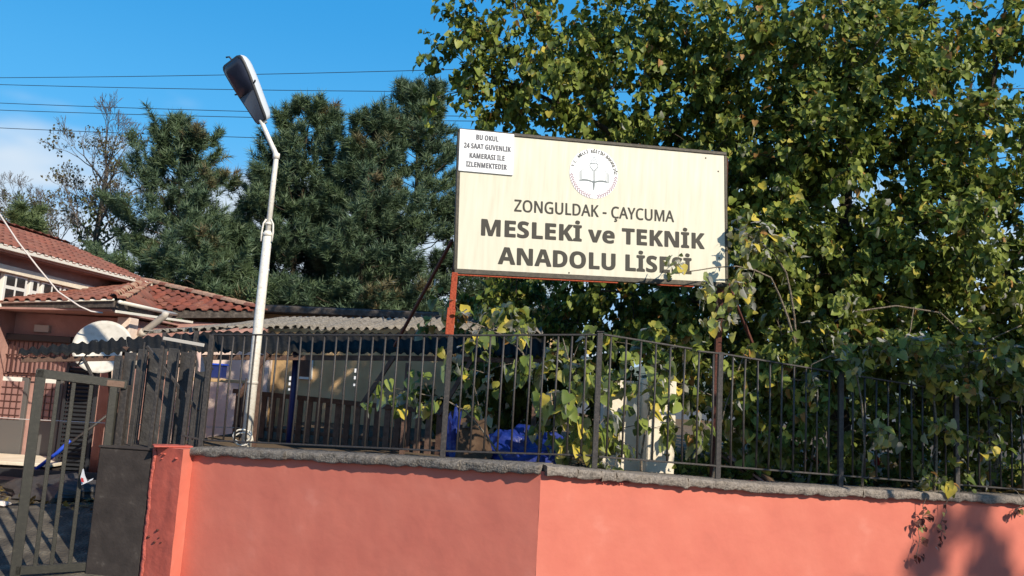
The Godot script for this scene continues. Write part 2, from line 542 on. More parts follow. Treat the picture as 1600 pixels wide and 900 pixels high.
func coping_piece(a: Vector3, b: Vector3, left: bool, sd: int) -> ArrayMesh:
	# a rough concrete cap with broken ends and a ragged lower lip
	var s := st0()
	s.set_smooth_group(1)
	var n := side_normal(a, b) if absf(a.x - b.x) > 0.01 else Vector3(0, 0, 1)
	var nz := noise(2.2, 3, sd)
	var fn := noise(14.0, 3, sd + 1)
	var d := (b - a).normalized()
	var cols := maxi(int((b - a).length() / 0.022), 6)
	var prof := [[0.055, -0.076], [0.066, -0.062], [0.068, -0.032], [0.064, -0.006], [0.050, 0.0], [0.0, 0.004], [-0.10, 0.004], [-0.22, 0.0], [-0.34, -0.004], [-0.34, -0.07]]
	var prev := []
	for i in cols + 1:
		var p := a.lerp(b, float(i) / cols)
		var y := cap_y(p.x, left)
		var ring := []
		for k in prof.size():
			var o: float = prof[k][0]
			var v: float = prof[k][1]
			if k < 5:
				o += 0.020 * nz.get_noise_2d(p.x * 2.0, k * 0.3) + 0.004 * fn.get_noise_2d(p.x * 3.0, k)
			if k < 2:
				v += 0.022 * nz.get_noise_2d(p.x * 2.6, 7.0) + 0.006 * fn.get_noise_2d(p.x * 4.0, 31.0)
			elif k < 8:
				v += 0.004 * fn.get_noise_2d(p.x * 3.0, k * 2.0)
			var along := 0.0
			if i == 0 or i == cols:
				along = 0.010 * fn.get_noise_2d(k * 1.7, sd * 3.1)
			ring.append(p + n * o + d * along + Vector3(0, y + v, 0))
		if i > 0:
			for k in prof.size():
				var j := (k + 1) % prof.size()
				quad(s, prev[k], prev[j], ring[j], ring[k])
		if i == 0 or i == cols:
			var c := Vector3.ZERO
			for v in ring:
				c += v / ring.size()
			for k in prof.size():
				tri(s, c, ring[k], ring[(k + 1) % prof.size()])
		prev = ring
	return done(s)

func build_wall():
	var w := thing("boundary_wall", "long coral painted wall with a bend and a rough concrete coping", "wall", Vector3(0.33, 0, -6.85))
	put("left_face", wall_face(LEFT_END, CORNER, true, 3), M["coral"], w)
	put("right_face", wall_face(CORNER, RIGHT_END, false, 5), M["coral"], w)
	var l_cuts := [0.0, 0.31, 0.58, 0.80, 1.0]
	for i in 4:
		var a := LEFT_END.lerp(CORNER, l_cuts[i] + (0.0 if i == 0 else 0.0015))
		var b := LEFT_END.lerp(CORNER, l_cuts[i + 1])
		put("coping_slab", coping_piece(a, b, true, 10 + i), M["concrete_cap"], w)
	var xs := [0.355, 0.62, 0.83, 0.96, 1.62, 2.32, 3.4, 4.5, 5.6, 7.4, 9.2]
	for i in xs.size() - 1:
		var a := CORNER.lerp(RIGHT_END, (xs[i] - 0.33) / 8.87 + 0.0006)
		var b := CORNER.lerp(RIGHT_END, (xs[i + 1] - 0.33) / 8.87)
		put("coping_slab", coping_piece(a, b, false, 30 + i), M["concrete_pale"], w)
	# crumbling mortar under the broken stretch of coping
	var mt := st0()
	var fn := noise(30.0, 2, 8)
	var prev := []
	var nr := side_normal(CORNER, RIGHT_END)
	for i in 41:
		var p := CORNER.lerp(RIGHT_END, (0.78 - 0.33 + 0.32 * i / 40.0) / 8.87)
		var low := cap_y(p.x, false) - 0.100 - 0.022 * (0.5 + fn.get_noise_1d(p.x * 3.0)) * sin(PI * i / 40.0)
		var ring := [p + nr * 0.002 + Vector3(0, cap_y(p.x, false) - 0.07, 0), p + nr * (0.024 + 0.01 * fn.get_noise_1d(p.x * 5.0 + 9.0)) + Vector3(0, low + 0.02, 0), p + nr * 0.004 + Vector3(0, low, 0)]
		if i:
			for k in 2:
				quad(mt, prev[k], prev[k + 1], ring[k + 1], ring[k])
		prev = ring
	put("mortar_lump", done(mt), M["coral_old"], w)

	# the gate pillar at the left end: a plastered prism whose front turns towards the gate
	var pil := thing("gate_pillar", "coral plastered pillar with a cracked left edge at the end of the wall", "pillar", Vector3(-3.25, 0, -8.05))
	var s := st0()
	s.set_smooth_group(1)
	var f0 := Vector3(-3.44, 0, -8.12)
	var f1 := Vector3(-3.085, 0, -7.93)
	var f2 := Vector3(-3.045, 0, -8.095)
	var f3 := Vector3(-3.35, 0, -8.40)
	var nz := noise(2.4, 4, 55)
	var fz := noise(11.0, 3, 56)
	var fr := (Vector3(f1.z - f0.z, 0, -(f1.x - f0.x))).normalized()
	if fr.z < 0:
		fr = -fr
	var cols := 14
	var rows := 40
	var grid := []
	for i in cols + 1:
		var col := []
		for k in rows + 1:
			var y := lerpf(-0.5, 0.945, float(k) / rows)
			var p := f0.lerp(f1, float(i) / cols)
			var dd := 0.008 * nz.get_noise_2d(p.x * 2.0, y) + 0.0015 * fz.get_noise_2d(p.x, y)
			if i == 0:
				p += (f0 - f1).normalized() * (0.012 * fz.get_noise_1d(y * 1.6) + 0.02 * nz.get_noise_1d(y * 1.2))
			col.append(p + Vector3(0, y, 0) + fr * dd)
		grid.append(col)
	for i in cols:
		for k in rows:
			quad(s, grid[i][k], grid[i][k + 1], grid[i + 1][k + 1], grid[i + 1][k])
	put("front_face", done(s), M["coral_worn_shaded"], pil)
	s = st0()
	var ends := [grid[cols], [], [], grid[0]]
	for k in rows + 1:
		var y := lerpf(-0.5, 0.945, float(k) / rows)
		ends[1].append(f2 + Vector3(0, y, 0) + Vector3(0.006 * nz.get_noise_1d(y * 2.0), 0, 0))
		ends[2].append(f3 + Vector3(0, y, 0))
	for e in 3:
		s.set_smooth_group(2 + e)
		for k in rows:
			quad(s, ends[e][k], ends[e][k + 1], ends[e + 1][k + 1], ends[e + 1][k])
	var up := Vector3(0, 0.945, 0)
	s.set_smooth_group(-1)
	quad(s, f0 + up, f3 + up, f2 + up, f1 + up)
	put("shaft", done(s), M["coral"], pil)
	# plaster lip that has come loose along the left edge, with a crack behind it
	s = st0()
	var pv := []
	for k in 60:
		var y := lerpf(-0.5, 0.93, k / 59.0)
		var off := 0.035 + 0.016 * nz.get_noise_1d(y * 2.2 + 4.0) + 0.010 * fz.get_noise_1d(y * 3.0)
		var e0 := f0 + (f0 - f1).normalized() * (0.014 * fz.get_noise_1d(y * 1.6) + 0.02 * nz.get_noise_1d(y * 1.2)) + Vector3(0, y, 0)
		var ring := [e0 - fr * 0.03, e0 + fr * 0.016 + (f0 - f1).normalized() * 0.006, e0 + fr * 0.017 + (f1 - f0).normalized() * off * 0.6, e0 + fr * 0.004 + (f1 - f0).normalized() * off]
		if k:
			for j in 3:
				quad(s, pv[j], pv[j + 1], ring[j + 1], ring[j])
		pv = ring
	put("plaster_edge", done(s), M["coral_old"], pil)
	for i in 9:
		var y := rng.randf_range(0.0, 0.16) if i < 5 else rng.randf_range(0.82, 0.93)
		var p := f0.lerp(f1, rng.randf_range(0.1, 0.9)) + fr * 0.004 + Vector3(0, y, 0)
		var sm := SphereMesh.new()
		sm.radius = rng.randf_range(0.008, 0.02)
		sm.height = sm.radius * 1.2
		sm.radial_segments = 8
		sm.rings = 4
		put("chipped_spot", sm, M["rust_dark"] if i < 5 else M["coral_old"], pil, Transform3D(Basis.IDENTITY, p))
	# mortar bed on top of the pillar
	box_at("top_bed", Vector3(-3.27, 0.955, -8.13), Vector3(0.36, 0.018, 0.2), M["coral_old"], pil, deg_to_rad(28), 0.006)

	# dark unpainted pier beside it
	var pier := thing("concrete_pier", "dark unpainted concrete pier between the gate and the coral pillar", "pier", Vector3(-3.7, 0, -8.25))
	box_at("shaft", Vector3(-3.72, 0.20, -8.32), Vector3(0.56, 1.39, 0.34), M["concrete_dark"], pier, deg_to_rad(-6), 0.012)
	box_at("top_bed", Vector3(-3.72, 0.905, -8.32), Vector3(0.58, 0.022, 0.36), M["concrete_dark"], pier, deg_to_rad(-6), 0.008)

# ====================================================================== railing
func build_fence():
	var iron: Material = M["black_iron"]
	var f := thing("iron_railing", "black iron railing of thin upright bars along the left stretch of coping", "fence", Vector3(-1.3, 1.0, -7.7))
	var posts := [Vector3(-3.01, 0, -8.18), Vector3(-0.53, 0, -7.28), Vector3(0.80, 0, -7.09)]
	var tops := [2.08, 2.155, 2.225]
	var lows := [1.025, 1.125, 1.175]
	var capy := [0.94, 1.03, 1.06]
	var counts := [19, 10]
	for i in 3:
		var w := 0.048
		var top: float = tops[i] + (0.0 if i != 1 else -0.01)
		bar("post", Vector3(posts[i].x, capy[i] - 0.02, posts[i].z), Vector3(posts[i].x, top + (0.022 if i == 2 else 0.0), posts[i].z), w, w, iron, f)
	box_at("post_cap", Vector3(0.80, 2.25, -7.09), Vector3(0.066, 0.012, 0.066), iron, f)
	for i in 2:
		var a: Vector3 = posts[i]
		var b: Vector3 = posts[i + 1]
		bar("top_rail", Vector3(a.x, tops[i], a.z), Vector3(b.x, tops[i + 1], b.z), 0.03, 0.016, iron, f)
		bar("bottom_rail", Vector3(a.x, lows[i], a.z), Vector3(b.x, lows[i + 1], b.z), 0.026, 0.016, iron, f)
		var n: int = counts[i]
		for k in n:
			var t := (k + 1.0) / (n + 1.0)
			var p := a.lerp(b, t)
			var y0 := lerpf(lows[i], lows[i + 1], t) - (0.0 if not (i == 1 and k == 6) else 0.11)
			var y1 := lerpf(tops[i], tops[i + 1], t)
			var s := Vector3(rng.randf_range(-0.006, 0.006), 0, rng.randf_range(-0.004, 0.004))
			pipe("upright_bar", [Vector3(p.x, y0, p.z), Vector3(p.x, (y0 + y1) / 2, p.z) + s, Vector3(p.x, y1, p.z)], 0.0095, iron, f, 7)
	# scraps of white tape still tied to two bars
	for q in [[0.37, 1.58, 0.16], [0.64, 1.66, 0.2]]:
		var p: Vector3 = posts[0].lerp(posts[1], q[0])
		for k in 3:
			box_at("tape_scrap", Vector3(p.x, q[1] + q[2] * (k / 3.0), p.z + 0.010), Vector3(0.018, 0.022 + 0.008 * k, 0.004), M["white_cloth"], f, 0.2 * k, 0.001)
	# right stretch
	var g := thing("iron_railing", "black iron railing right of the corner post, overgrown by vines", "fence", Vector3(2.5, 1.0, -7.6))
	var rd := (RIGHT_END - CORNER).normalized()
	var nr := side_normal(CORNER, RIGHT_END)
	var R := func(x: float) -> Vector3:
		return CORNER + rd * ((x - 0.33) / rd.x) - nr * 0.09
	var ty := func(x: float) -> float:
		return 2.235 - 0.078 * (x - 0.80)
	var ly := func(x: float) -> float:
		return 1.17 - 0.042 * (x - 0.80)
	var px := [0.86, 1.99, 3.27, 4.62, 6.0, 7.4]
	for i in range(1, px.size()):
		var p: Vector3 = R.call(px[i])
		bar("post", Vector3(p.x, cap_y(p.x, false) - 0.02, p.z), Vector3(p.x, ty.call(p.x) + 0.01, p.z), 0.046, 0.046, iron, g)
	for i in px.size() - 1:
		var x0: float = px[i]
		var x1: float = px[i + 1]
		var a: Vector3 = R.call(x0)
		var b: Vector3 = R.call(x1)
		if i == 0:
			var m: Vector3 = R.call(1.70)
			var m2: Vector3 = R.call(1.76)
			bar("top_rail", Vector3(a.x, ty.call(x0), a.z), Vector3(m.x, ty.call(1.70), m.z), 0.03, 0.016, iron, g)
			bar("top_rail", Vector3(m2.x, ty.call(1.76) - 0.012, m2.z), Vector3(b.x, ty.call(x1), b.z), 0.03, 0.016, iron, g)
		else:
			bar("top_rail", Vector3(a.x, ty.call(x0), a.z), Vector3(b.x, ty.call(x1), b.z), 0.03, 0.016, iron, g)
		bar("bottom_rail", Vector3(a.x, ly.call(x0), a.z), Vector3(b.x, ly.call(x1), b.z), 0.026, 0.016, iron, g)
		var n := 8 if i == 0 else 9
		for k in n:
			var x := lerpf(x0, x1, (k + (0.5 if i == 0 else 1.0)) / (n + (0.0 if i == 0 else 1.0)))
			var p: Vector3 = R.call(x)
			var s := Vector3(rng.randf_range(-0.008, 0.008), 0, rng.randf_range(-0.004, 0.004))
			var y0: float = ly.call(x)
			var y1: float = ty.call(x)
			pipe("upright_bar", [Vector3(p.x, y0, p.z), Vector3(p.x, (y0 + y1) / 2, p.z) + s, Vector3(p.x, y1, p.z)], 0.0095, iron, g, 7)
	# return railing over the pier
	var r := thing("return_railing", "short crooked black railing above the concrete pier, beside the dark sheet screen", "fence", Vector3(-3.4, 0.9, -8.2))
	var spots := [[-3.76, -8.30, 0.9, 1.97, 0.016], [-3.54, -8.24, 0.91, 2.08, 0.034], [-3.36, -8.22, 0.95, 2.07, 0.016], [-3.20, -8.20, 0.95, 2.11, 0.040], [-3.11, -8.19, 0.95, 1.62, 0.014]]
	for q in spots:
		bar("post" if q[4] > 0.03 else "upright_bar", Vector3(q[0] + 0.0, q[2], q[1]), Vector3(q[0] + 0.02, q[3], q[1]), q[4], q[4], iron, r)
	bar("flat_bracket", Vector3(-3.50, 2.015, -8.17), Vector3(-3.06, 1.965, -8.12), 0.012, 0.034, M["gutter_old"], r)
	bar("bottom_rail", Vector3(-3.22, 1.06, -8.19), Vector3(-3.02, 1.03, -8.17), 0.02, 0.02, iron, r)
	bar("diagonal_brace", Vector3(-3.74, 1.93, -8.36), Vector3(-3.14, 1.30, -8.36), 0.03, 0.03, iron, r)

# ====================================================================== gate
func build_gate():
	var iron: Material = M["gate_iron"]
	var g := thing("gate_leaf", "dark grey steel gate leaf of flat uprights standing open at the far left", "gate", Vector3(-4.3, 0, -8.05))
	var a := Vector3(-4.53, 0, -7.90)
	var b := Vector3(-3.98, 0, -8.25)
	var up := Vector3.UP
	var side := (b - a).normalized()
	var y0 := -0.36
	bar("stile", a + up * y0, a + up * 1.63, 0.09, 0.05, iron, g, side.cross(up))
	bar("stile", b + up * y0, b + up * 1.53, 0.07, 0.05, iron, g, side.cross(up))
	bar("top_rail", a + up * 1.60 - side * 0.04, b + up * 1.525 + side * 0.12, 0.05, 0.085, iron, g)
	bar("bottom_rail", a + up * -0.26, b + up * -0.26, 0.05, 0.08, iron, g)
	var ts := [0.24, 0.45, 0.69]
	for t in ts:
		var p := a.lerp(b, t)
		bar("flat_bar", p + up * -0.26, p + up * (1.57 - 0.05 * t), 0.038, 0.02, iron, g, side.cross(up))
	bar("rail_patch", a.lerp(b, 0.92) + up * 1.535 + Vector3(0, 0, 0.03), b + up * 1.525 + side * 0.11 + Vector3(0, 0, 0.03), 0.006, 0.06, M["brown_wood_pale"], g)
	var p2 := thing("gate_post", "narrow dark steel gate post beside the concrete pier", "post", Vector3(-3.93, 0, -8.33))
	bar("shaft", Vector3(-3.90, -0.4, -8.34), Vector3(-3.90, 1.52, -8.34), 0.07, 0.07, M["black_iron"], p2)
	bar("guide_strip", Vector3(-3.955, -0.4, -8.29), Vector3(-3.955, 1.44, -8.29), 0.022, 0.03, M["gate_iron"], p2)
	# scrap of red and white tape caught on the gate
	var s := st0()
	var pts := [Vector3(0, 0.14, 0), Vector3(0.01, 0.07, 0.012), Vector3(0.035, 0.0, 0.004), Vector3(0.085, 0.025, 0.02), Vector3(0.10, 0.05, 0.01)]
	var wd := [0.006, 0.022, 0.03, 0.03, 0.018]
	for i in 4:
		quad(s, pts[i] - Vector3(wd[i], wd[i] * 0.5, 0), pts[i + 1] - Vector3(wd[i + 1], wd[i + 1] * 0.5, 0), pts[i + 1] + Vector3(wd[i + 1], wd[i + 1] * 0.5, 0.004), pts[i] + Vector3(wd[i], wd[i] * 0.5, 0.004))
	var t := thing("tape_scrap", "scrap of red and white barrier tape caught on the gate bars", "tape", Vector3(-4.10, 0.55, -8.08))
	put("white_piece", done(s), M["white_cloth"], t, Transform3D(Basis.IDENTITY, Vector3(-4.10, 0.55, -8.08)))
	s = st0()
	quad(s, Vector3(0.0, 0.06, 0.02), Vector3(0.012, 0.02, 0.026), Vector3(0.04, 0.015, 0.026), Vector3(0.025, 0.055, 0.022))
	put("red_piece", done(s), M["red_cloth"], t, Transform3D(Basis.IDENTITY, Vector3(-4.10, 0.55, -8.075)))

# ====================================================================== house on the left
func tile_mesh() -> ArrayMesh:
	if sheets.has("tile"):
		return sheets["tile"]
	# a barrel tile: a raised roll beside a flat pan, lower end towards -z (down the slope)
	var s := st0()
	s.set_smooth_group(1)
	var prof := []
	for k in 6:
		var a := PI * k / 5.0
		prof.append(Vector2(-0.105 + 0.105 * (1.0 - cos(a)) * 0.55, 0.045 * sin(a)))
	prof.append(Vector2(0.11, 0.0))
	for k in prof.size() - 1:
		var p: Vector2 = prof[k]
		var q: Vector2 = prof[k + 1]
		quad(s, Vector3(p.x, p.y + 0.030, -0.18), Vector3(q.x, q.y + 0.030, -0.18), Vector3(q.x, q.y + 0.004, 0.18), Vector3(p.x, p.y + 0.004, 0.18))
		quad(s, Vector3(p.x, p.y + 0.012, -0.18), Vector3(q.x, q.y + 0.012, -0.18), Vector3(q.x, q.y + 0.030, -0.18), Vector3(p.x, p.y + 0.030, -0.18))
	sheets["tile"] = done(s)
	return sheets["tile"]

func inside(p: Vector2, poly: Array) -> bool:
	var c := false
	var j := poly.size() - 1
	for i in poly.size():
		var a: Vector2 = poly[i]
		var b: Vector2 = poly[j]
		if (a.y > p.y) != (b.y > p.y) and p.x < (b.x - a.x) * (p.y - a.y) / (b.y - a.y) + a.x:
			c = not c
		j = i
	return c

# lays tiles over a flat polygon; eave runs from poly[0] to poly[1]
func lay_tiles(poly: Array, parent: Node3D, singles: bool, jitter: float, sc := 1.0):
	var u: Vector3 = (poly[1] - poly[0]).normalized()
	var n: Vector3 = u.cross(poly[2] - poly[0]).normalized()
	if n.y < 0:
		n = -n
	var v: Vector3 = n.cross(u).normalized()
	if v.y < 0:
		v = -v
	var flat := []
	var lo := Vector2(1e9, 1e9)
	var hi := -lo
	for p in poly:
		var q := Vector2((p - poly[0]).dot(u), (p - poly[0]).dot(v))
		flat.append(q)
		lo = lo.min(q)
		hi = hi.max(q)
	var list := []
	var y := lo.y + 0.10 * sc
	while y < hi.y:
		var x := lo.x + 0.05 * sc
		while x < hi.x:
			if inside(Vector2(x, y), flat):
				var tilt := Basis(n, rng.randfn(0, jitter)) * Basis(u, rng.randfn(0, jitter * 0.6))
				var lift := 0.012 + absf(rng.randfn(0, jitter * 0.12))
				list.append(Transform3D((tilt * Basis(u, n, v)).scaled(Vector3.ONE * sc), poly[0] + u * x + v * y + n * lift))
			x += 0.215 * sc
		y += 0.30 * sc
	list.sort_custom(func(p, q): return p.origin.length_squared() < q.origin.length_squared())
	var rest := []
	var cols := []
	for i in list.size():
		if singles and i < 300:
			put("roof_tile", tile_mesh(), [M["tile_a"], M["tile_b"], M["tile_c"]][[0, 0, 1, 1, 2][rng.randi() % 5]], parent, list[i])
		else:
			rest.append(list[i])
			cols.append(Color(0.25, 0.082, 0.055).lerp(Color(0.17, 0.062, 0.046), rng.randf()).lerp(Color(0.26, 0.16, 0.125), rng.randf() * 0.3))
	if rest.size():
		many("tile_rows", tile_mesh(), M["tile_many"], parent, rest, cols)

func build_house():
	var h := thing("main_house", "tall house block with red tiled roof and a row of white framed windows", "house", Vector3(-9.7, 0, -13.5))
	# walls: facade plane x = -8.05
	box_at("wall", Vector3(-9.75, 1.60, -12.5), Vector3(3.3, 3.2, 9.0), M["pink_plaster"], h, 0.0, 0.01)
	box_at("concrete_beam", Vector3(-8.06, 3.135, -12.3), Vector3(0.20, 0.115, 7.0), M["cream_plaster"], h)
	box_at("cornice_wall", Vector3(-9.75, 3.30, -12.5), Vector3(3.3, 0.22, 9.0), M["pink_plaster"], h, 0.0, 0.01)
	# window band
	for w in [[-12.95, 0.62], [-13.47, 0.26], [-13.98, 0.60], [-14.62, 0.52]]:
		var z: float = w[0]
		var wid: float = w[1]
		var fr := box_at("window", Vector3(-8.055, 2.80, z), Vector3(0.07, 0.54, wid), M["white_frame"], h)
		var pw := (wid - 0.12) / (1 if wid < 0.4 else 2)
		for k in (1 if wid < 0.4 else 2):
			var zz := z - wid / 2 + 0.05 + pw / 2 + k * (pw + 0.02)
			box_at("pane", Vector3(-8.030, 2.965, zz), Vector3(0.03, 0.15, pw - 0.03), M["window_dark"], fr, 0.0, 0.002)
			box_at("pane", Vector3(-8.030, 2.70, zz), Vector3(0.03, 0.27, pw - 0.03), M["window_dark"], fr, 0.0, 0.002)
	# gable roof
	var e0 := Vector3(-7.78, 3.36, -8.5)
	var e1 := Vector3(-7.78, 3.50, -17.3)
	var r0 := Vector3(-9.72, 4.14, -8.5)
	var r1 := Vector3(-9.75, 4.26, -17.3)
	var n := Vector3(0.37, 0.93, 0).normalized()
	put("roof_deck", slab([e0, e1, r1, r0], n, 0.09), M["fascia"], h)
	put("roof_deck", slab([r0, r1, Vector3(-11.7, 3.45, -17.3), Vector3(-11.7, 3.36, -8.5)], Vector3(-0.37, 0.93, 0).normalized(), 0.09), M["fascia"], h)
	lay_tiles([e0, e1, r1, r0], h, false, 0.012)
	for k in 30:
		var p := r0.lerp(r1, (k + 0.5) / 30.0) + Vector3(0, 0.035, 0)
		put("ridge_tile", tile_mesh(), M["tile_b"], h, Transform3D(Basis(Vector3.RIGHT, Vector3.UP, Vector3(0, 0.01, -1)).scaled(Vector3(1.4, 1.3, 0.9)), p))
	bar("gutter", Vector3(-7.74, 3.355, -9.0), Vector3(-7.74, 3.495, -17.2), 0.09, 0.075, M["gutter_white"], h)
	put("soffit", slab([Vector3(-8.1, 3.34, -8.5), Vector3(-8.1, 3.43, -17.3), Vector3(-7.76, 3.45, -17.3), Vector3(-7.76, 3.315, -8.5)], Vector3.UP, 0.03), M["pink_plaster"], h)

	# lower wing with the hip roof
	var g := thing("porch_wing", "low pink wing with a worn red tile hip roof, grilles and a deep eave", "house", Vector3(-6.6, 0, -13.5))
	var E0 := Vector3(-8.6, 2.58, -12.9)
	var E1 := Vector3(-5.91, 2.68, -12.0)
	var E2 := Vector3(-6.66, 2.78, -15.0)
	var E3 := Vector3(-4.70, 2.88, -15.0)
	var T1 := Vector3(-7.98, 3.54, -17.5)
	var T0 := Vector3(-10.2, 3.45, -18.0)
	var nl := (E1 - E0).cross(T1 - E0).normalized()
	nl = nl if nl.y > 0 else -nl
	put("roof_deck", slab([E0, E1, T1, T0], nl, 0.07), M["fascia"], g)
	var nb := (E2 - E1).cross(T1 - E1).normalized()
	nb = nb if nb.y > 0 else -nb
	put("roof_deck", slab([E1, E2, T1], nb, 0.07), M["fascia"], g)
	var nc := (E3 - E2).cross(T1 - E2).normalized()
	nc = nc if nc.y > 0 else -nc
	put("roof_deck", slab([E2, E3, T1], nc, 0.07), M["fascia"], g)
	lay_tiles([E0, E1, T1, T0], g, false, 0.02)
	lay_tiles([E1, E2, T1], g, false, 0.05)
	lay_tiles([E2, E3, T1], g, true, 0.07)
	# hip and verge tiles
	for pair in [[E1, T1, 20], [E3, T1, 16]]:
		for k in pair[2]:
			var a: Vector3 = pair[0]
			var b: Vector3 = pair[1]
			var d := (b - a).normalized()
			var x := d.cross(Vector3.UP).normalized()
			var t: float = (k + 0.5) / float(pair[2])
			put("hip_tile", tile_mesh(), M["hip_tile"] if k % 4 else M["tile_c"], g, Transform3D(Basis(x, x.cross(d), d).scaled(Vector3(1.2, 1.5, 0.95)) * Basis(Vector3.UP, rng.randfn(0, 0.05)), a.lerp(b, t) + Vector3(0, 0.04, 0)))
	# eaves
	bar("fascia_board", E0 + Vector3(0, -0.06, 0.02), E1 + Vector3(0, -0.05, 0.02), 0.03, 0.10, M["fascia"], g)
	pipe("gutter", [E0 + Vector3(0, 0.0, 0.06), E1 + Vector3(0.0, 0.01, 0.06)], 0.018, M["gutter_white"], g, 6)
	bar("fascia_board", E1 + Vector3(0.03, -0.05, 0), E2 + Vector3(0.03, -0.05, 0), 0.03, 0.11, M["fascia"], g)
	pipe("gutter", [E1 + Vector3(0.08, -0.02, 0.04), E2 + Vector3(0.45, -0.05, 0.0)], 0.03, M["gutter_white"], g, 8)
	bar("eave_board", E1 + Vector3(0.02, -0.16, 0), E2 + Vector3(0.9, -0.20, 0.4), 0.03, 0.04, M["gutter_white"], g)
	bar("fascia_board", E2 + Vector3(0.25, -0.06, 0.03), E3 + Vector3(0.05, -0.05, 0.03), 0.05, 0.14, M["fascia"], g)
	put("soffit", slab([Vector3(-9.5, 2.50, -12.9), Vector3(-6.0, 2.56, -12.1), Vector3(-6.2, 2.56, -15.2), Vector3(-9.5, 2.52, -15.2)], Vector3.UP, 0.03), M["pink_plaster"], g)
	# walls
	box_at("wall", Vector3(-7.85, 1.25, -14.4), Vector3(3.2, 2.5, 2.4), M["pink_plaster"], g, 0.0, 0.01)
	box_at("pilaster", Vector3(-6.14, 1.62, -12.95), Vector3(0.20, 1.74, 0.30), M["rose_cream"], g)
	box_at("pilaster_foot", Vector3(-6.14, 0.39, -12.95), Vector3(0.22, 0.72, 0.32), M["pink_plaster"], g)
	box_at("side_wall", Vector3(-5.35, 1.20, -15.3), Vector3(1.75, 2.4, 0.2), M["rose_cream"], g)
	box_at("eave_band", Vector3(-5.45, 2.50, -15.22), Vector3(1.7, 0.24, 0.3), M["pink_plaster"], g)
	# downpipe
	pipe("downpipe", [Vector3(-5.55, 2.62, -12.95), Vector3(-5.58, 2.56, -12.98), Vector3(-5.98, 2.26, -13.12), Vector3(-6.02, 2.20, -13.14), Vector3(-6.02, 1.7, -13.14)], 0.055, M["gutter_old"], g, 10)
	pipe("pipe_collar", [Vector3(-5.93, 2.30, -13.10), Vector3(-5.99, 2.25, -13.12)], 0.066, M["gutter_old"], g, 10)
	# wall lamp box
	box_at("lamp_box", Vector3(-7.62, 2.25, -13.17), Vector3(0.24, 0.12, 0.08), M["gutter_old"], g)
	# lintel and ornamental grille
	box_at("lintel", Vector3(-7.68, 2.09, -13.10), Vector3(1.25, 0.10, 0.18), M["louver_black"], g)
	box_at("window", Vector3(-7.68, 1.78, -13.16), Vector3(1.22, 0.52, 0.06), M["window_pink"], g)
	for k in 17:
		var x := -8.28 + k * 0.075
		if k % 4 == 0:
			bar("grille_post", Vector3(x, 1.48, -13.07), Vector3(x, 2.06, -13.07), 0.022, 0.022, M["grille_brown"], g)
		else:
			bar("grille_bar", Vector3(x, 1.52, -13.07), Vector3(x, 2.04, -13.07), 0.012, 0.012, M["grille_brown"], g)
			for yy in [1.79]:
				var sm := SphereMesh.new()
				sm.radius = 0.022
				sm.height = 0.05
				sm.radial_segments = 8
				sm.rings = 4
				put("grille_knob", sm, M["grille_brown"], g, Transform3D(Basis.IDENTITY, Vector3(x, yy, -13.07)))
	for yy in [1.49, 1.80, 2.03]:
		bar("grille_rail", Vector3(-8.3, yy, -13.07), Vector3(-7.05, yy, -13.07), 0.016, 0.02, M["grille_brown"], g)
	# doors below
	for q in [[-7.98, 0.56], [-7.34, 0.40]]:
		var d := box_at("door", Vector3(q[0], 0.83, -13.14), Vector3(q[1], 1.24, 0.07), M["door_grey"], g)
		box_at("glass", Vector3(q[0], 1.08, -13.10), Vector3(q[1] - 0.12, 0.62, 0.02), M["window_pink"], d)
		box_at("transom", Vector3(q[0], 1.41, -13.095), Vector3(q[1] - 0.2, 0.07, 0.02), M["white_frame"], d)
		for k in 4:
			bar("glazing_bar", Vector3(q[0] - 0.15 + k * 0.1, 0.78, -13.08), Vector3(q[0] - 0.15 + k * 0.1, 1.38, -13.08), 0.014, 0.014, M["grille_brown"], d)
		for k in 5:
			bar("glazing_bar", Vector3(q[0] - q[1] / 2 + 0.06, 0.84 + k * 0.11, -13.078), Vector3(q[0] + q[1] / 2 - 0.06, 0.84 + k * 0.11, -13.078), 0.012, 0.012, M["grille_brown"], d)
	# platform before the doors
	var pf := thing("platform", "pale concrete doorstep platform in front of the house doors", "platform", Vector3(-7.4, 0, -12.6))
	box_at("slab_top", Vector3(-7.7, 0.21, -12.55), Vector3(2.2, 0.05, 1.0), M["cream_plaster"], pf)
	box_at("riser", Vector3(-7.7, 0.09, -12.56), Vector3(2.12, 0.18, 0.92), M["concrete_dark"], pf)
	# louvred shutter leaning against the pilaster
	var lv := thing("louvred_shutter", "tall black louvred shutter standing in front of the pink wing", "shutter", Vector3(-6.5, 0, -12.4))
	bar("stile", Vector3(-6.70, 0.0, -12.4), Vector3(-6.70, 1.72, -12.4), 0.045, 0.05, M["louver_black"], lv)
	bar("stile", Vector3(-6.24, 0.0, -12.4), Vector3(-6.24, 1.72, -12.4), 0.045, 0.05, M["louver_black"], lv)
	bar("rail", Vector3(-6.70, 1.70, -12.4), Vector3(-6.24, 1.70, -12.4), 0.05, 0.05, M["louver_black"], lv)
	for k in 26:
		put("slat", cbox(0.43, 0.010, 0.055, 0.002), M["louver_black"], lv, Transform3D(Basis(Vector3.RIGHT, deg_to_rad(38)), Vector3(-6.47, 0.08 + k * 0.062, -12.4)))
	put("backing_board", cbox(0.42, 1.6, 0.01, 0.002), M["louver_black"], lv, Transform3D(Basis.IDENTITY, Vector3(-6.47, 0.85, -12.45)))
	# satellite dish
	var ds := thing("satellite_dish", "round white satellite dish on the house corner behind the canopy", "satellite dish", Vector3(-6.05, 1.7, -12.3))
	var s := st0()
	s.set_smooth_group(1)
	var face := Basis(Vector3.UP, deg_to_rad(14)) * Basis(Vector3.RIGHT, deg_to_rad(-14))
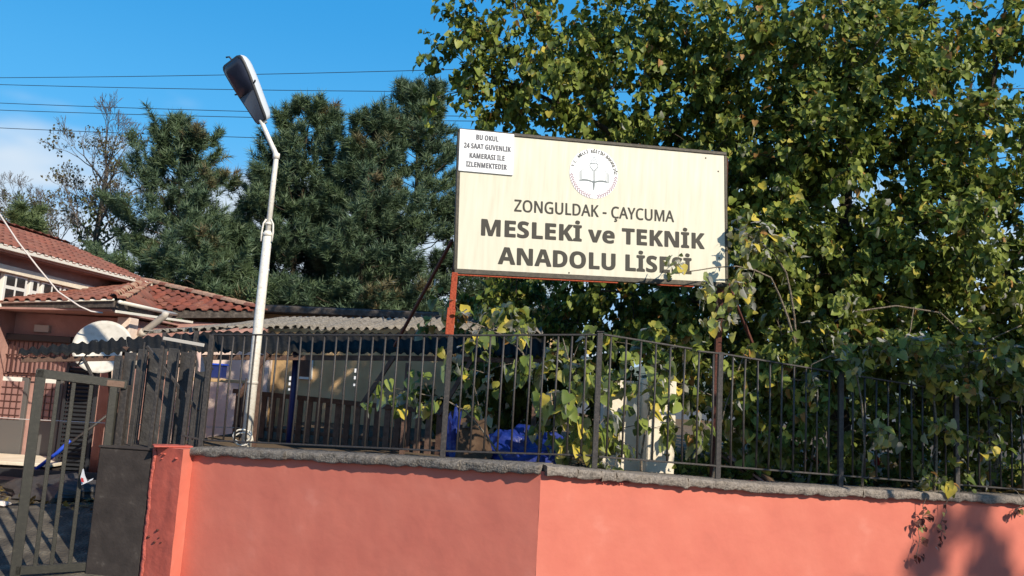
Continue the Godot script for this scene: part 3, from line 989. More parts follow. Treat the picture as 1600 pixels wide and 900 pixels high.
	var rings := []
	for k in 9:
		var rr := 0.41 * k / 8.0
		var ring := []
		for j in 40:
			ring.append(Vector3(cos(TAU * j / 40) * rr, sin(TAU * j / 40) * rr * 0.98, 0.42 * rr * rr))
		rings.append(ring)
	for k in 8:
		for j in 40:
			var i2 := (j + 1) % 40
			quad(s, rings[k][j], rings[k + 1][j], rings[k + 1][i2], rings[k][i2])
			quad(s, rings[k][j] - Vector3(0, 0, 0.012), rings[k][i2] - Vector3(0, 0, 0.012), rings[k + 1][i2] - Vector3(0, 0, 0.012), rings[k + 1][j] - Vector3(0, 0, 0.012))
	for j in 40:
		var i2 := (j + 1) % 40
		quad(s, rings[8][j], rings[8][j] - Vector3(0, 0, 0.012), rings[8][i2] - Vector3(0, 0, 0.012), rings[8][i2])
	var dc := Vector3(-6.02, 1.97, -12.02)
	put("reflector", done(s), M["dish_white"], ds, Transform3D(face, dc))
	pipe("feed_arm", [dc + face * Vector3(-0.3, -0.32, 0.06), dc + face * Vector3(-0.02, -0.08, 0.42)], 0.012, M["black_iron"], ds, 6)
	pipe("feed_horn", [dc + face * Vector3(-0.03, -0.09, 0.40), dc + face * Vector3(0.0, -0.03, 0.47)], 0.03, M["louver_black"], ds, 8)
	pipe("mast", [Vector3(-6.0, 1.3, -12.35), Vector3(-6.0, 2.0, -12.15)], 0.025, M["black_iron"], ds, 8)

# ====================================================================== annex, canopy and clutter in the yard
func corrugated(a: Vector3, b: Vector3, c: Vector3, d: Vector3, pitch: float, amp: float, ragged: float, sd: int) -> ArrayMesh:
	# a-b is the lower edge, d-c the upper one
	var s := st0()
	s.set_smooth_group(1)
	var n := (b - a).cross(d - a).normalized()
	n = n if n.y > 0 else -n
	var cols := int((b - a).length() / pitch * 8.0)
	var nz := noise(3.0, 3, sd)
	var top := []
	for i in cols + 1:
		var t := float(i) / cols
		var w := amp * sin(t * (b - a).length() / pitch * TAU)
		var lowp := a.lerp(b, t) + (a - d).normalized() * ragged * nz.get_noise_1d(t * 9.0)
		var up := d.lerp(c, t)
		var row := []
		for k in 5:
			row.append(lowp.lerp(up, k / 4.0) + n * (w + 0.02 * nz.get_noise_2d(t * 4.0, k * 0.8)))
		top.append(row)
	for i in cols:
		for k in 4:
			quad(s, top[i][k], top[i][k + 1], top[i + 1][k + 1], top[i + 1][k])
			quad(s, top[i][k] - n * 0.007, top[i + 1][k] - n * 0.007, top[i + 1][k + 1] - n * 0.007, top[i][k + 1] - n * 0.007)
		quad(s, top[i][0], top[i + 1][0], top[i + 1][0] - n * 0.007, top[i][0] - n * 0.007)
	return done(s)

func build_yard():
	# flat roofed annex at the back of the yard
	var an := thing("annex", "low beige annex with a dark flat roof edge and small windows behind the canopy", "building", Vector3(-4.0, 0, -16.0))
	var ax := Vector3(-6.5, 0, -16.0)
	var bx := Vector3(0.6, 0, -14.9)
	var yaw := atan2(-(bx.z - ax.z), bx.x - ax.x)
	var mid := (ax + bx) / 2
	var dirx := (bx - ax).normalized()
	var nrm := Vector3(-dirx.z, 0, dirx.x)
	var L := (bx - ax).length()
	var back := -nrm * 1.6
	box_at("wall", mid + back + Vector3(0, 1.45, 0), Vector3(L, 2.9, 3.2), M["beige_plaster"], an, yaw, 0.01)
	box_at("roof_slab", mid + back + Vector3(0, 2.97, 0) + nrm * 0.2, Vector3(L + 0.3, 0.14, 3.5), M["fascia"], an, yaw, 0.02)
	box_at("roof_felt", mid + back + Vector3(0, 3.055, 0) + nrm * 0.15, Vector3(L + 0.1, 0.03, 3.3), M["eternit_black"], an, yaw, 0.01)
	var ww := [[-5.42, 0.62, 0.50, 1.93], [-3.88, 0.30, 0.42, 1.88]]
	for q in ww:
		var t: float = (q[0] - ax.x) / (bx.x - ax.x)
		var p := ax.lerp(bx, t) + nrm * 0.01 + Vector3(0, q[3], 0)
		var w := box_at("window", p, Vector3(q[1], q[2], 0.06), M["white_frame"] if q[1] < 0.5 else M["grille_brown"], an, yaw)
		box_at("pane", p + nrm * 0.028, Vector3(q[1] - 0.08, q[2] - 0.10, 0.02), M["window_dark"], w, yaw, 0.002)
	var bp := thing("blue_downpipe", "blue plastic downpipe standing under the canopy eave", "pipe", Vector3(-2.60, 0.9, -9.95))
	pipe("shaft", [Vector3(-2.60, 0.9, -9.95), Vector3(-2.60, 2.05, -9.9)], 0.035, M["blue_dark"], bp)
	pipe("socket", [Vector3(-2.60, 1.93, -9.905), Vector3(-2.60, 2.03, -9.9)], 0.043, M["blue_dark"], bp)

	# the lean-to canopy: dark sheets below, pale fibre cement sheets above
	var cn := thing("canopy", "lean-to canopy of dark and pale corrugated sheets on timber struts", "canopy", Vector3(-3.0, 0, -9.9))
	var F := [Vector3(-5.461, 1.777, -9.030), Vector3(-4.360, 1.872, -9.288), Vector3(-3.354, 1.941, -9.374), Vector3(-2.408, 1.992, -9.417), Vector3(-1.462, 2.044, -9.460), Vector3(-0.516, 2.087, -9.460), Vector3(0.430, 2.113, -9.460)]
	var U := [Vector3(-5.633, 1.838, -9.331), Vector3(-4.730, 2.061, -9.976), Vector3(-3.741, 2.225, -10.320), Vector3(-2.709, 2.276, -10.320), Vector3(-1.677, 2.319, -10.320), Vector3(-0.645, 2.371, -10.320), Vector3(0.430, 2.388, -10.320)]
	for i in 6:
		put("roof_sheet", corrugated(F[i], F[i + 1], U[i + 1], U[i], 0.105, 0.015, 0.05, 40 + i), M["eternit_black"], cn)
	var G := [Vector3(-4.644, 2.130, -10.234), Vector3(-3.612, 2.242, -10.251), Vector3(-2.580, 2.302, -10.251), Vector3(-1.591, 2.345, -10.251), Vector3(-0.516, 2.397, -10.251), Vector3(0.430, 2.414, -10.251)]
	var V := [Vector3(-4.214, 2.268, -11.094), Vector3(-3.354, 2.500, -11.696), Vector3(-2.408, 2.560, -11.696), Vector3(-1.419, 2.612, -11.696), Vector3(-0.430, 2.646, -11.696), Vector3(0.430, 2.663, -11.696)]
	for i in 5:
		var lift := Vector3(0, 0.03 + 0.012 * (i % 2), 0)
		put("roof_sheet", corrugated(G[i] + lift, G[i + 1] + lift, V[i + 1] + lift, V[i] + lift, 0.105, 0.022, 0.09, 60 + i), M["eternit"], cn)
	for i in 6:
		bar("purlin", F[i] + Vector3(0, -0.06, -0.08), F[i + 1] + Vector3(0, -0.06, -0.08), 0.05, 0.06, M["brown_wood"], cn)
	for q in [[-4.08, 1.74, -3.6, 1.27], [-2.8, 1.96, -3.1, 1.44], [-1.33, 2.0, -1.68, 1.4], [-0.43, 2.0, -0.77, 1.36]]:
		bar("strut", Vector3(q[0], q[1], -9.42), Vector3(q[2], q[3], -9.46), 0.05, 0.05, M["brown_wood"], cn)
	for x in [-4.47, -2.88, -1.16, 0.34]:
		bar("canopy_post", Vector3(x, 0.0 if x < -3.8 else 0.86, -9.46), Vector3(x, 1.94, -9.46), 0.06, 0.06, M["brown_wood"], cn)
	bar("bracket_strut", Vector3(-4.83, 1.79, -9.2), Vector3(-4.66, 1.53, -9.2), 0.03, 0.03, M["black_iron"], cn)

	# brown boarded screen under the canopy
	var sc := thing("board_fence", "brown upright board fence with dark gaps under the canopy", "fence", Vector3(-2.2, 0.88, -10.3))
	var a := Vector3(-3.65, 0, -10.95)
	var b := Vector3(-0.3, 0, -9.55)
	var d := (b - a).normalized()
	var yw := atan2(-d.z, d.x)
	for k in 25:
		var p := a.lerp(b, (k + 0.5) / 25.0)
		var top := lerpf(1.46, 1.36, k / 24.0)
		var hh := top - 0.86 + rng.randf_range(-0.015, 0.01)
		put("board", cbox(0.085, 0.55, 0.018, 0.003), M["brown_wood"] if rng.randf() < 0.6 else M["brown_wood_pale"], sc, Transform3D(Basis(Vector3.UP, yw + rng.randfn(0, 0.02)) * Basis(Vector3(0, 0, 1), rng.randfn(0, 0.008)) * Basis.from_scale(Vector3(1, hh / 0.55, 1)), p + Vector3(0, 0.86 + hh / 2, 0)))
	var off := Vector3(-d.z, 0, d.x) * 0.03
	bar("top_rail", a + Vector3(0, 1.47, 0) + off, b + Vector3(0, 1.37, 0) + off, 0.03, 0.06, M["brown_wood"], sc)
	bar("back_rail", a + Vector3(0, 1.0, 0) - off, b + Vector3(0, 1.0, 0) - off, 0.03, 0.05, M["brown_wood"], sc)

	# sheet metal screen by the gate
	var hs := thing("sheet_screen", "screen of dark upright metal sheets of uneven width beside the gate", "screen", Vector3(-3.7, 0.9, -8.55))
	var x := -4.13
	var widths := [0.09, 0.13, 0.10, 0.20, 0.12, 0.17, 0.13]
	for i in widths.size():
		var w: float = widths[i]
		var top: float = [1.82, 1.86, 1.90, 1.92, 1.93, 1.90, 1.86][i]
		var zz := -8.50 - 0.012 * (i % 2) - 0.02 * i
		put("metal_sheet", cbox(w - 0.008, top - 0.84, 0.012, 0.003), M["sheet_dark"], hs, Transform3D(Basis(Vector3.UP, rng.randfn(0.0, 0.03)) * Basis(Vector3(0, 0, 1), rng.randfn(0, 0.003)), Vector3(x + w / 2, (top + 0.84) / 2, zz)))
		if i % 2 == 0:
			bar("seam_strip", Vector3(x + w, 0.86, zz + 0.02), Vector3(x + w + 0.01, top - 0.03, zz + 0.02), 0.022, 0.016, M["black_iron"], hs)
		x += w
	bar("cross_rail", Vector3(-4.1, 1.7, -8.66), Vector3(-3.25, 1.78, -8.72), 0.03, 0.04, M["black_iron"], hs)
	# rag and small things between screen and lamp
	var rg := thing("hanging_rag", "pale pink rag hanging from the railing post left of the lamp", "cloth", Vector3(-3.16, 1.8, -8.3))
	var s := st0()
	var pv := []
	for k in 7:
		var yy := 1.90 - k * 0.032
		var ring := [Vector3(-3.19 + 0.006 * k, yy, -8.28 + 0.01 * sin(k * 1.3)), Vector3(-3.16 + 0.005 * k, yy - 0.01, -8.26), Vector3(-3.145 + 0.010 * k, yy, -8.29 + 0.008 * cos(k))]
		if k:
			for j in 2:
				quad(s, pv[j], pv[j + 1], ring[j + 1], ring[j])
		pv = ring
	put("cloth", done(s), M["cloth_pale"], rg)
	var bc := thing("blue_crate", "blue plastic crate on a shelf beneath the annex window", "crate", Vector3(-4.7, 1.6, -13.0))
	box_at("body", Vector3(-4.72, 1.72, -13.0), Vector3(0.36, 0.20, 0.26), M["blue_dark"], bc)
	box_at("rim", Vector3(-4.72, 1.83, -13.0), Vector3(0.40, 0.03, 0.30), M["blue_plastic"], bc)
	box_at("handle_slot", Vector3(-4.72, 1.76, -12.865), Vector3(0.12, 0.03, 0.01), M["louver_black"], bc)
	var shf := thing("work_table", "small beige wooden table under the canopy left of the lamp", "table", Vector3(-4.5, 0.0, -12.6))
	box_at("top", Vector3(-4.55, 1.58, -12.9), Vector3(1.1, 0.05, 0.5), M["beige_plaster"], shf)
	for q in [[-5.0, -12.72], [-4.1, -12.72], [-5.0, -13.08], [-4.1, -13.08]]:
		bar("leg", Vector3(q[0], 0.0, q[1]), Vector3(q[0], 1.56, q[1]), 0.05, 0.05, M["brown_wood"], shf)

	# blue strap over a pole near the shutter
	var pl := thing("leaning_pole", "dark pole leaning by the shutter with a blue strap on its lower end", "pole", Vector3(-6.5, 0.2, -11.8))
	pipe("shaft", [Vector3(-6.72, 0.16, -11.9), Vector3(-5.75, 1.10, -12.1)], 0.022, M["black_iron"], pl, 8)
	pipe("blue_strap", [Vector3(-6.71, 0.17, -11.88), Vector3(-6.46, 0.41, -11.93), Vector3(-6.30, 0.60, -11.94)], 0.028, M["blue_plastic"], pl, 8)

	# tape across the entrance
	var tp := thing("barrier_tape", "thin pale barrier tape stretched across the entrance", "tape", Vector3(-6.5, 1.0, -11))
	pipe("strand", [Vector3(-8.4, 0.96, -11.0), Vector3(-6.5, 0.93, -11.0), Vector3(-4.7, 0.95, -11.0), Vector3(-2.6, 1.02, -10.8)], 0.006, M["cable_pale"], tp, 5)

	# dark boards and litter on the entrance ground
	var db := thing("dark_boards", "dark low boarding along the foot of the house platform", "boarding", Vector3(-6.0, 0, -11.4))
	box_at("board", Vector3(-6.9, 0.10, -11.75), Vector3(2.6, 0.16, 0.04), M["louver_black"], db, 0.05)
	box_at("board", Vector3(-6.2, 0.06, -11.2), Vector3(1.5, 0.1, 0.3), M["sheet_dark"], db, -0.12)
	var pls := thing("plastic_sheet", "crumpled grey plastic sheet lying on the ground behind the gate", "sheet", Vector3(-5.6, 0, -10.6))
	put("sheet", crumple(Vector3(-5.6, 0.02, -10.7), 0.75, 0.22, 0.5, 71), M["sheet_dark"], pls)
	var lit := [["crumpled white paper litter lying left of the gate leaf", "white_cloth"], ["red scrap of litter lying beside the white paper", "red_cloth"], ["small pale bag on the ground below the gate", "cable_pale"], ["blue and white scrap at the foot of the gate", "blue_plastic"]]
	var lp := [Vector3(-6.3, 0.02, -9.8), Vector3(-6.1, 0.02, -9.75), Vector3(-5.85, 0.02, -9.7), Vector3(-4.75, -0.36, -7.75)]
	for i in 4:
		var o := put("litter", crumple(lp[i], 0.10, 0.05, 0.08, 80 + i), M[lit[i][1]], self)
		o.name = numbered(self, "litter_scrap")
		tag(o, lit[i][0], "litter")

	# things half hidden behind the vines
	var cp := thing("cream_pier", "sunlit cream masonry pier half hidden by leaves right of the corner post", "pier", Vector3(1.45, 0.88, -8.35))
	box_at("shaft", Vector3(1.56, 1.38, -8.32), Vector3(0.29, 1.04, 0.30), M["cream_plaster"], cp, deg_to_rad(8), 0.012)
	box_at("wing_wall", Vector3(1.21, 1.36, -8.44), Vector3(0.42, 1.0, 0.14), M["cream_plaster"], cp, deg_to_rad(8), 0.012)
	var tr := thing("blue_tarp", "crumpled blue tarpaulin heaped behind the railing", "tarpaulin", Vector3(0.0, 0.88, -8.7))
	put("sheet", crumple(Vector3(0.12, 0.86, -8.85), 0.55, 0.42, 0.40, 90), M["tarp"], tr)
	put("fold", crumple(Vector3(-0.55, 0.86, -8.95), 0.12, 0.55, 0.14, 91), M["tarp"], tr)
	var cb := thing("brown_panel", "brown fibreboard panel leaning behind the railing left of the blue tarpaulin", "panel", Vector3(-0.35, 0.88, -8.6))
	put("panel_sheet", slab([Vector3(-0.50, 0.87, -8.50), Vector3(-0.16, 0.87, -8.46), Vector3(-0.10, 1.02, -8.50), Vector3(-0.20, 1.38, -8.62), Vector3(-0.46, 1.37, -8.64)], Vector3(0, 0.3, 0.95).normalized(), 0.02), M["cardboard"], cb)
	box_at("dark_clip", Vector3(-0.40, 1.30, -8.585), Vector3(0.08, 0.06, 0.02), M["louver_black"], cb)
	var pk := thing("leaning_planks", "weathered planks leaning in a heap behind the right railing", "planks", Vector3(2.4, 0.88, -8.4))
	for i in 3:
		bar("plank", Vector3(2.24 + 0.10 * i, 1.18 - 0.03 * i, -8.45 + 0.05 * i), Vector3(2.62 + 0.07 * i, 0.90, -8.20 + 0.05 * i), 0.14, 0.022, M["cardboard"] if i != 1 else M["pink_plaster"], pk)
	var bd := thing("pale_bundle", "crumpled white bundle with a red cloth on top seen through the railing", "bundle", Vector3(3.4, 0.88, -9.2))
	put("white_sack", crumple(Vector3(3.36, 0.87, -9.1), 0.19, 0.24, 0.15, 95), M["white_cloth"], bd)
	put("red_cloth", crumple(Vector3(3.44, 1.07, -9.13), 0.09, 0.07, 0.08, 96), M["red_cloth"], bd)
	var b2 := thing("small_bundle", "small grey sack with a red tag at the foot of the dark trunk", "bundle", Vector3(4.3, 0.88, -9.6))
	put("sack", crumple(Vector3(4.28, 0.87, -9.5), 0.12, 0.26, 0.10, 97), M["white_cloth"], b2)
	put("red_tag", crumple(Vector3(4.32, 1.08, -9.42), 0.03, 0.09, 0.03, 98), M["red_cloth"], b2)

# a crumpled mound: base centre, half width, height, half depth
func crumple(c: Vector3, w: float, h: float, d: float, sd: int) -> ArrayMesh:
	var s := st0()
	s.set_smooth_group(-1)
	var nz := noise(1.3 / maxf(w, 0.06), 3, sd)
	var rows := 9
	var cols := 18
	var grid := []
	for k in rows + 1:
		var t := float(k) / rows
		var col := []
		for j in cols:
			var a := TAU * j / cols
			var r := cos(t * PI / 2.0)
			var p := Vector3(cos(a) * r * w, sin(t * PI / 2.0) * h, sin(a) * r * d)
			var q := nz.get_noise_3d(p.x + c.x, p.y, p.z)
			p *= 1.0 + 0.55 * q
			p.y = maxf(p.y, 0.0)
			col.append(c + p)
		grid.append(col)
	for k in rows:
		for j in cols:
			var j2 := (j + 1) % cols
			quad(s, grid[k][j], grid[k][j2], grid[k + 1][j2], grid[k + 1][j])
	return done(s)

# ====================================================================== the school sign
func text_mesh(t: String, bold: bool) -> TextMesh:
	var f := SystemFont.new()
	f.font_names = PackedStringArray(["Droid Sans"])
	f.font_weight = 700 if bold else 400
	var m := TextMesh.new()
	m.text = t
	m.font = f
	m.font_size = 96
	m.pixel_size = 0.001
	m.depth = 0.004
	m.curve_step = 1.0
	m.horizontal_alignment = HORIZONTAL_ALIGNMENT_LEFT
	return m

# writes a line so that its ink spans x0..x1 and its capitals are cap high, base line at y; all in the frame xf
func write_line(called: String, t: String, bold: bool, x0: float, x1: float, y: float, cap: float, m: Material, parent: Node3D, xf: Transform3D, heavy := 0.028):
	var tm := text_mesh(t, bold)
	var bb := tm.get_aabb()
	var ref := text_mesh("H", bold)
	var hb := ref.get_aabb()
	var sx := (x1 - x0) / bb.size.x
	var sy := cap / hb.size.y
	var local := Transform3D(Basis.from_scale(Vector3(sx, sy, 0.5)), Vector3(x0 - bb.position.x * sx, y - hb.position.y * sy, 0))
	# strokes are thickened by layered copies, each a fraction of a millimetre proud of the other
	var am := ArrayMesh.new()
	am.add_surface_from_arrays(Mesh.PRIMITIVE_TRIANGLES, tm.surface_get_arrays(0))
	var thick := SurfaceTool.new()
	var offs := [Vector2(0, 0), Vector2(1, 0.4), Vector2(-1, -0.4), Vector2(-0.5, 1), Vector2(0.5, -1)]
	for i in offs.size():
		thick.append_from(am, 0, Transform3D(local.basis, local.origin + Vector3(offs[i].x, offs[i].y, 0) * cap * heavy + Vector3(0, 0, -0.0003 * i)))
	put(called, thick.commit(), m, parent, xf)

func line_on(im: Image, pts: Array, wid: float, c: Color):
	for i in pts.size() - 1:
		var a: Vector2 = pts[i]
		var b: Vector2 = pts[i + 1]
		var lo := a.min(b) - Vector2.ONE * (wid + 1)
		var hi := a.max(b) + Vector2.ONE * (wid + 1)
		for y in range(maxi(int(lo.y), 0), mini(int(hi.y) + 1, im.get_height())):
			for x in range(maxi(int(lo.x), 0), mini(int(hi.x) + 1, im.get_width())):
				var p := Vector2(x + 0.5, y + 0.5)
				var q := Geometry2D.get_closest_point_to_segment(p, a, b)
				var k := clampf(wid / 2 + 0.5 - p.distance_to(q), 0, 1)
				if k > 0:
					im.set_pixel(x, y, im.get_pixel(x, y).lerp(c, k))

func emblem_picture() -> ImageTexture:
	var im := Image.create(512, 512, false, Image.FORMAT_RGB8)
	im.fill(c8(246, 247, 249))
	var g := c8(104, 114, 118)
	var S := func(x: float, y: float) -> Vector2:   # from the unit disc, y up
		return Vector2(256 + x * 250, 256 - y * 250)
	var curve := func(p0: Vector2, p1: Vector2, p2: Vector2, p3: Vector2) -> Array:
		var out := []
		for i in 13:
			out.append(p0.bezier_interpolate(p1, p2, p3, i / 12.0))
		return out
	# open book
	for sd in [-1, 1]:
		for k in 3:
			var o: float = 0.055 * k
			line_on(im, [S.call(sd * (0.50 + o), 0.12 - o * 0.9), S.call(sd * (0.50 + o), -0.27 - o * 0.55)], 7, g)
			line_on(im, curve.call(S.call(sd * (0.50 + o), -0.27 - o * 0.55), S.call(sd * 0.32, -0.24 - o * 0.4), S.call(sd * 0.16, -0.26 - o * 0.4), S.call(sd * 0.03, -0.33 - o * 0.35)), 7, g)
		line_on(im, curve.call(S.call(sd * 0.50, 0.12), S.call(sd * 0.34, 0.17), S.call(sd * 0.16, 0.17), S.call(sd * 0.04, 0.11)), 5, c8(130, 138, 142))
		# torch
		line_on(im, [S.call(sd * 0.028, 0.14), S.call(sd * 0.028, -0.45), S.call(sd * 0.006, -0.66)], 8, g)
		line_on(im, curve.call(S.call(sd * 0.028, 0.14), S.call(sd * 0.10, 0.20), S.call(sd * 0.21, 0.26), S.call(sd * 0.15, 0.40)), 9, g)
		line_on(im, curve.call(S.call(sd * 0.10, 0.42), S.call(sd * 0.16, 0.52), S.call(sd * 0.02, 0.58), S.call(sd * 0.0, 0.72)), 7, c8(140, 150, 160))
		line_on(im, curve.call(S.call(sd * 0.03, 0.42), S.call(sd * 0.07, 0.50), S.call(sd * 0.01, 0.52), S.call(0, 0.60)), 6, c8(140, 150, 160))
	line_on(im, [S.call(-0.15, 0.40), S.call(0.15, 0.40)], 9, g)
	line_on(im, [S.call(0, -0.3), S.call(0, -0.66)], 7, g)
	# laurel halves
	var l := c8(158, 136, 146)
	for sd in [-1, 1]:
		for k in 12:
			var a := deg_to_rad(lerpf(184.0, 256.0, k / 11.0))
			var p := Vector2(cos(a), sin(a)) * 0.92
			p.x *= -sd
			var outw: Vector2 = p.normalized()
			var along: Vector2 = Vector2(-outw.y, outw.x) * sd
			line_on(im, [S.call(p.x, p.y), S.call(p.x + along.x * -0.07 + outw.x * 0.05, p.y + along.y * -0.07 + outw.y * 0.05)], 12, l)
			line_on(im, [S.call(p.x, p.y), S.call(p.x + along.x * -0.07 - outw.x * 0.06, p.y + along.y * -0.07 - outw.y * 0.06)], 12, l)
	return ImageTexture.create_from_image(im)

func build_sign():
	var tl := Vector3(-0.575, 4.15, -7.5)
	var tr := Vector3(2.175, 4.25, -8.1)
	var bl := Vector3(-0.565, 2.77, -7.5)
	var br := Vector3(2.135, 2.88, -8.1)
	var xa := ((tr - tl) + (br - bl)).normalized()
	var za := xa.cross(((tl - bl) + (tr - br)).normalized()).normalized()
	var ya := za.cross(xa)
	var c := (tl + tr + bl + br) / 4
	var X := Transform3D(Basis(xa, ya, za), c)
	var W := 2.79
	var H := 1.37
	var sg := thing("school_sign", "large cream school name board in a dark frame on rusty posts", "sign", Vector3(0.8, 1.0, -7.8))
	put("panel", cbox(W - 0.03, H - 0.03, 0.02, 0.003), M["sign_cream"], sg, X)
	for q in [[0.0, H / 2, W + 0.02, 0.035], [0.0, -H / 2, W + 0.02, 0.05]]:
		put("frame_bar", cbox(q[2], q[3], 0.06, 0.006), M["sign_frame"], sg, X * Transform3D(Basis.IDENTITY, Vector3(q[0], q[1], -0.008)))
	for q in [[-W / 2, 0.034], [W / 2, 0.034]]:
		put("frame_bar", cbox(q[1], H - 0.03, 0.05, 0.006), M["sign_frame"], sg, X * Transform3D(Basis.IDENTITY, Vector3(q[0], 0, -0.01)))
	put("rust_angle", cbox(W * 0.58, 0.012, 0.03, 0.003), M["rust"], sg, X * Transform3D(Basis.IDENTITY, Vector3(-W * 0.21, -H / 2 - 0.033, 0.0)))
	put("rust_angle", cbox(W * 0.14, 0.012, 0.03, 0.003), M["rust"], sg, X * Transform3D(Basis.IDENTITY, Vector3(W * 0.30, -H / 2 - 0.033, 0.0)))
	for k in 5:
		put("rivet", cbox(0.014, 0.014, 0.006, 0.003), M["sign_frame"], sg, X * Transform3D(Basis.IDENTITY, Vector3([-0.42, 0.42, 0.47, 0.47, -0.1][k] * W, [0.49, 0.455, 0.36, -0.3, -0.47][k] * H, 0.012)))
	# lettering, in panel coordinates: u from the left edge, v from the top
	var T := X * Transform3D(Basis.IDENTITY, Vector3(0, 0, 0.0115))
	var ux := func(u: float) -> float: return (u - 0.5) * W
	var vy := func(v: float) -> float: return (0.5 - v) * H
	write_line("lettering", "ZONGULDAK - ÇAYCUMA", false, ux.call(0.200), ux.call(0.793), vy.call(0.552), 0.113, M["letter_dark"], sg, T)
	write_line("lettering", "MESLEKİ ve TEKNİK", true, ux.call(0.086), ux.call(0.912), vy.call(0.738), 0.155, M["letter_dark"], sg, T)
	write_line("lettering", "ANADOLU LİSESİ", true, ux.call(0.147), ux.call(0.860), vy.call(0.932), 0.158, M["letter_dark"], sg, T)
	# emblem
	var er := 0.252
	var ec := Vector3(ux.call(0.487), vy.call(0.236), 0.0)
	var em := StandardMaterial3D.new()
	em.resource_name = "emblem_print"
	em.albedo_texture = emblem_picture()
	em.roughness = 0.55
	em.cull_mode = BaseMaterial3D.CULL_DISABLED
	var s := st0()
	for k in 64:
		for a in [-1.0, k / 64.0, (k + 1) / 64.0]:
			var p := Vector2.ZERO if a < 0 else Vector2(cos(TAU * a), -sin(TAU * a))
			s.set_uv(Vector2(0.5 + p.x * 0.488, 0.5 - p.y * 0.488))
			s.add_vertex(Vector3(p.x * er, p.y * er, 0.0))
	var disc := put("emblem", done(s), em, sg, T * Transform3D(Basis.IDENTITY, ec + Vector3(0, 0, 0.002)))
	var word := "T.C. MİLLİ EĞİTİM BAKANLIĞI"
	var comb := SurfaceTool.new()
	var hb := text_mesh("H", true).get_aabb()
	for i in word.length():
		if word[i] == " ":
			continue
		var ang := deg_to_rad(lerpf(163.0, 4.0, i / float(word.length() - 1)))
		var tm := text_mesh(word[i], true)
		var am := ArrayMesh.new()
		am.add_surface_from_arrays(Mesh.PRIMITIVE_TRIANGLES, tm.surface_get_arrays(0))
		var bb := tm.get_aabb()
		var k := 0.031 / hb.size.y
		var rot := Basis(Vector3(0, 0, 1), ang - PI / 2)
		var at := Vector3(cos(ang), sin(ang), 0) * er * 0.84
		comb.append_from(am, 0, Transform3D(rot * Basis.from_scale(Vector3(k, k, 0.3)), at) * Transform3D(Basis.IDENTITY, Vector3(-bb.get_center().x, -hb.position.y, 0)))
	put("emblem_lettering", comb.commit(), M["letter_dark"], disc, T * Transform3D(Basis.IDENTITY, ec + Vector3(0, 0, 0.004)))
	# posts and braces
	bar("post", Vector3(-0.553, 2.15, -7.465), Vector3(-0.545, 2.76, -7.50), 0.055, 0.055, M["rust"], sg)
	bar("post_sleeve", Vector3(-0.556, 2.17, -7.465), Vector3(-0.553, 2.42, -7.48), 0.074, 0.074, M["rust"], sg)
	bar("post", Vector3(-0.545, 2.78, -7.55), Vector3(-0.56, 4.12, -7.55), 0.055, 0.055, M["rust_dark"], sg)
	bar("post", Vector3(2.10, 0.86, -8.14), Vector3(2.14, 4.22, -8.14), 0.06, 0.06, M["rust_dark"], sg)
	bar("brace", Vector3(-0.60, 3.08, -7.58), Vector3(-1.26, 2.10, -8.9), 0.03, 0.03, M["rust_dark"], sg)
	bar("brace", Vector3(2.14, 3.10, -8.2), Vector3(2.78, 2.05, -8.75), 0.03, 0.03, M["rust_dark"], sg)
	# the white notice
	var nt := thing("white_notice", "white security camera notice fixed over the top left corner of the sign", "notice", tl)
	var nx := X * Transform3D(Basis(Vector3(0, 0, 1), deg_to_rad(-0.6)), Vector3(ux.call(0.096), vy.call(0.146), 0.020))
	put("board", cbox(0.535, 0.41, 0.012, 0.002), M["paper"], nt, nx)
	var N := nx * Transform3D(Basis.IDENTITY, Vector3(0, 0, 0.0075))
	var lines := [["BU OKUL", 0.058, 0.136, 0.062], ["24 SAAT GUVENLIK", 0.016, 0.181, 0.128], ["KAMERASI ILE", 0.037, 0.160, 0.197], ["IZLENMEKTEDIR", 0.026, 0.169, 0.261]]
	for q in lines:
		write_line("lettering", q[0], true, ux.call(q[1]) - ux.call(0.096), ux.call(q[2]) - ux.call(0.096), vy.call(q[3]) - vy.call(0.146), 0.050, M["letter_grey"], nt, N)

